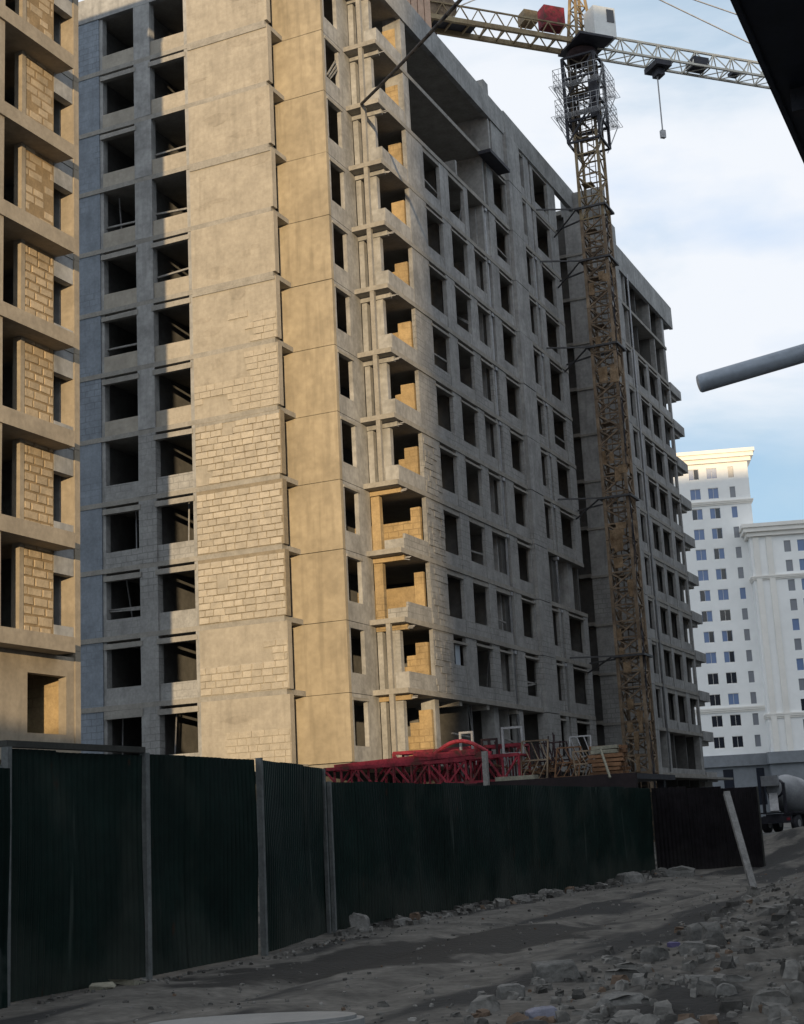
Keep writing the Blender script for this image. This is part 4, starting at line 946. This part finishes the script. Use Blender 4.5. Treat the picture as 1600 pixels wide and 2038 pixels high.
cr_r = N('ShaderNodeValToRGB', t_); cr_r.color_ramp.interpolation = 'CONSTANT'; cr_r.color_ramp.elements[0].color = (0, 0, 0, 1); cr_r.color_ramp.elements[1].position = 0.95; cr_r.color_ramp.elements[1].color = (1, 1, 1, 1)
fr_ = N('ShaderNodeMath', t_, operation='FRACT'); m7_ = N('ShaderNodeMath', t_, operation='MULTIPLY'); m7_.inputs[1].default_value = 7.31; t_.links.new(g_.outputs['Random Per Island'], m7_.inputs[0]); t_.links.new(m7_.outputs[0], fr_.inputs[0]); t_.links.new(fr_.outputs[0], cr_r.inputs[0])
mb_ = N('ShaderNodeMix', t_, data_type='RGBA'); t_.links.new(cr_r.outputs[0], mb_.inputs[0]); t_.links.new(hs_.outputs[0], mb_.inputs[6]); mb_.inputs[7].default_value = (0.12, 0.085, 0.062, 1); t_.links.new(mb_.outputs[2], b_.inputs['Base Color'])
tag(rub.build('rubble', STONED), 'broken stone and concrete rubble strewn over the bank and along the fence', kind='stuff')
CLT = bpy.data.textures.new('chip_noise', 'CLOUDS'); CLT.noise_scale = 0.09; CLT.noise_depth = 3
def chunk(x, y, r, sx, sy, sz, rz, lab, m=STONE, name='concrete_chunk', cat='rubble', grp='large chunks on the rubble bank'):
    r *= 0.74; b = MB().rock((0, 0, 0), r, sx, sy, sz, rz); o = b.build(name, m); md = o.modifiers.new('cut', 'BEVEL'); md.width = r*0.09; md.segments = 2; md.limit_method = 'NONE'; md = o.modifiers.new('fine', 'SUBSURF'); md.subdivision_type = 'SIMPLE'; md.levels = 2; md.render_levels = 2; md = o.modifiers.new('chip', 'DISPLACE'); md.texture = CLT; md.strength = r*0.22; md.mid_level = 0.5; o.location = (x, y, gh(x, y) + r*sz*0.55); tag(o, lab, cat, grp); return o
chunk(-5.2, 14.9, 0.26, 1.35, 1.0, 0.75, 0.3, 'largest square grey concrete chunk in the lower middle of the rubble')
chunk(-3.85, 12.7, 0.19, 1.2, 1.5, 0.35, 0.9, 'flat tilted concrete slab near the bottom edge of the rubble')
chunk(-4.75, 17.0, 0.17, 1.3, 1.0, 0.8, 1.2, 'pale lumpy block beside the dark gap in the rubble')
chunk(-4.35, 17.2, 0.17, 1.2, 1.0, 0.7, 0.2, 'pale wide block right of the lumpy one')
chunk(-4.4, 18.4, 0.24, 1.3, 0.9, 0.9, 2.0, 'pointed pale concrete piece high on the rubble bank')
chunk(-4.75, 18.9, 0.17, 0.8, 1.0, 1.2, 0.7, 'upright pale lump beside the pointed piece')
chunk(-5.15, 13.4, 0.14, 1.2, 1.0, 0.8, 0.5, 'small pale chunk in front of the largest square one')
chunk(-3.3, 14.0, 0.15, 2.8, 0.7, 0.45, -0.25, 'long thin broken concrete strip at the lower right')
chunk(-2.95, 12.6, 0.11, 1.1, 1.0, 0.8, 0.8, 'small pyramid shaped stone near the bottom right')
chunk(-11.15, 22.3, 0.24, 0.9, 1.0, 1.0, 0.4, 'pointed pale rock at the foot of the fence post', grp='rocks along the fence')
chunk(-10.85, 23.3, 0.17, 1.5, 0.9, 0.6, 1.4, 'pale flat rock next to the pointed one by the fence', grp='rocks along the fence')
chunk(-11.0, 29.5, 0.24, 1.1, 1.3, 0.6, 0.2, 'low grey rock halfway along the fence foot', grp='rocks along the fence')
chunk(-10.7, 36.5, 0.32, 1.4, 1.6, 0.7, 0.9, 'large grey rock at the far end of the fence foot', grp='rocks along the fence')
chunk(-10.2, 39.5, 0.36, 1.6, 1.2, 0.6, 0.1, 'flat topped block before the dark hoarding', grp='rocks along the fence')
chunk(-4.35, 12.05, 0.12, 1.5, 1.0, 0.7, 0.6, 'pale blue crumpled plastic bag at the bottom of the rubble', PLAST_B, 'plastic_bag', 'bag', None)
chunk(-4.95, 18.6, 0.07, 1.4, 1.0, 0.8, 0.6, 'small violet plastic scrap on the rubble bank', mat('violet_plastic', (0.09, 0.08, 0.17), 0.2, rough=0.5), 'plastic_scrap', 'litter', None)
for i, (x, y, lab) in enumerate(((-10.35, 14.15, 'yellowish flattened carton by the fence foot'), (-10.3, 14.55, 'white crushed carton beside the yellowish one'))):
    b = MB().box(-0.12, 0.12, -0.16, 0.16, 0, 0.05, j=0.03); o = b.build('carton', PAPER); o.location = (x, y, gh(x, y)); o.rotation_euler = (0.1, 0.05, 0.6 + i); tag(o, lab, 'litter')
# pale rounded sheet at the very bottom of the view
b = MB(); n = 28; pts = [(0.95*math.cos(2*math.pi*i/n), 0.42*math.sin(2*math.pi*i/n)) for i in range(n)]; b.prism(pts, 0, 0.06); b.prism([(x*0.93, y*0.9) for x, y in pts], 0.061, 0.09)
o = b.build('plastic_disc', mat('pale_plastic', (0.22,0.225,0.225), 0.12, rough=0.5, scale=4)); o.location = (-6.62, 11.12, gh(-6.62, 11.12) + 0.04); o.rotation_euler = (0, 0, 0.42); tag(o, 'pale rounded plastic disc lying at the bottom edge of the view', 'disc')

# ------------------------------------------------------------------ canopy corner and pipe close to the viewer
cn = tag(empty('canopy', (2, 18, 0)), 'dark canopy edge cutting the upper right corner of the sky', 'canopy')
MB().prism([(-1.9, 7.0), (5.6, 7.0), (5.6, 31.0), (-1.9, 31.0)], 8.8, 8.95).build('roof_sheet', BLACK, cn)
part('fascia', BLACK, cn, (-1.96, -1.905, 7.0, 31.0, 8.74, 9.1))
for y in (8.0, 14.2, 22.0, 30.0):
    part('post', DARKST, cn, (4.86, 5.06, y, y + 0.2, -0.1, 8.79)); part('rafter', DARKST, cn, (-1.8, 5.5, y + 0.02, y + 0.18, 8.55, 8.795))
pe = Vector((-0.816*3, 3.845*3, 1.6 + 1.152*3)); pd = (Vector((-0.54, 3.95, 2.82)) - Vector((-0.816, 3.845, 2.752))).normalized()
pp = tag(MB().lathe([(0, 0.069), (0.012, 0.0765), (8.02, 0.0765)], pe, pd, 28).build('steel_pipe', mat('blue_grey_pipe', (0.34, 0.38, 0.44), 0.14, rough=0.42, scale=4, bump=0.05, metal=0.2), None, True), 'blue grey steel pipe jutting in from the right edge of the view', 'pipe')

# ------------------------------------------------------------------ unseen buildings behind and beside the viewer that shade the street
def shade_block(p0, p1, q0, q1, H, lab, storeys):
    X = lambda p, q: (0.4352*p + 0.9003*q, -0.9003*p + 0.4352*q)
    cs = [X(p0, q0), X(p0, q1), X(p1, q1), X(p1, q0)]
    root = tag(empty('unseen_building', ((cs[0][0]+cs[2][0])/2, (cs[0][1]+cs[2][1])/2, 0)), lab, 'building')
    MB().prism(cs, 0, H).build('wall', WHITE, root)
    c0 = Vector(((cs[0][0]+cs[2][0])/2, (cs[0][1]+cs[2][1])/2))
    for i in range(1, storeys + 1):
        z = H*i/storeys - 0.5; MB().prism([tuple(c0 + (Vector(c) - c0)*1.012) for c in cs], z, z + 0.3).build('floor_band', CREAM, root)
shade_block(26, 36, -55, 75, 10.2, 'low pale building on the street behind the viewer', 3)
shade_block(115, 130, 3.3, 33, 66.0, 'pale tower behind the viewer that shades the long facade', 19)
shade_block(115, 130, 38, 100, 77.0, 'tallest pale tower far behind the viewer on the right', 25)
def sky_blocker(x0, x1, y0, y1, H, lab, storeys):  # dark masses added out of view to keep low sky light off facade B
    root = tag(empty('unseen_building', ((x0+x1)/2, (y0+y1)/2, 0)), lab, 'building')
    part('wall', GREYR, root, (x0, x1, y0, y1, 0, H))
    for i in range(1, storeys + 1): part('floor_band', CONC_S, root, (x0 - 0.12, x1 + 0.12, y0 - 0.12, y1 + 0.12, H*i/storeys - 0.4, H*i/storeys - 0.1))
sky_blocker(10, 25, 38, 84, 42, 'unseen sky blocking mass added right of the view, nearer one', 10)
sky_blocker(8, 23, 92, 150, 45, 'unseen sky blocking mass added right of the view, farther one', 11)
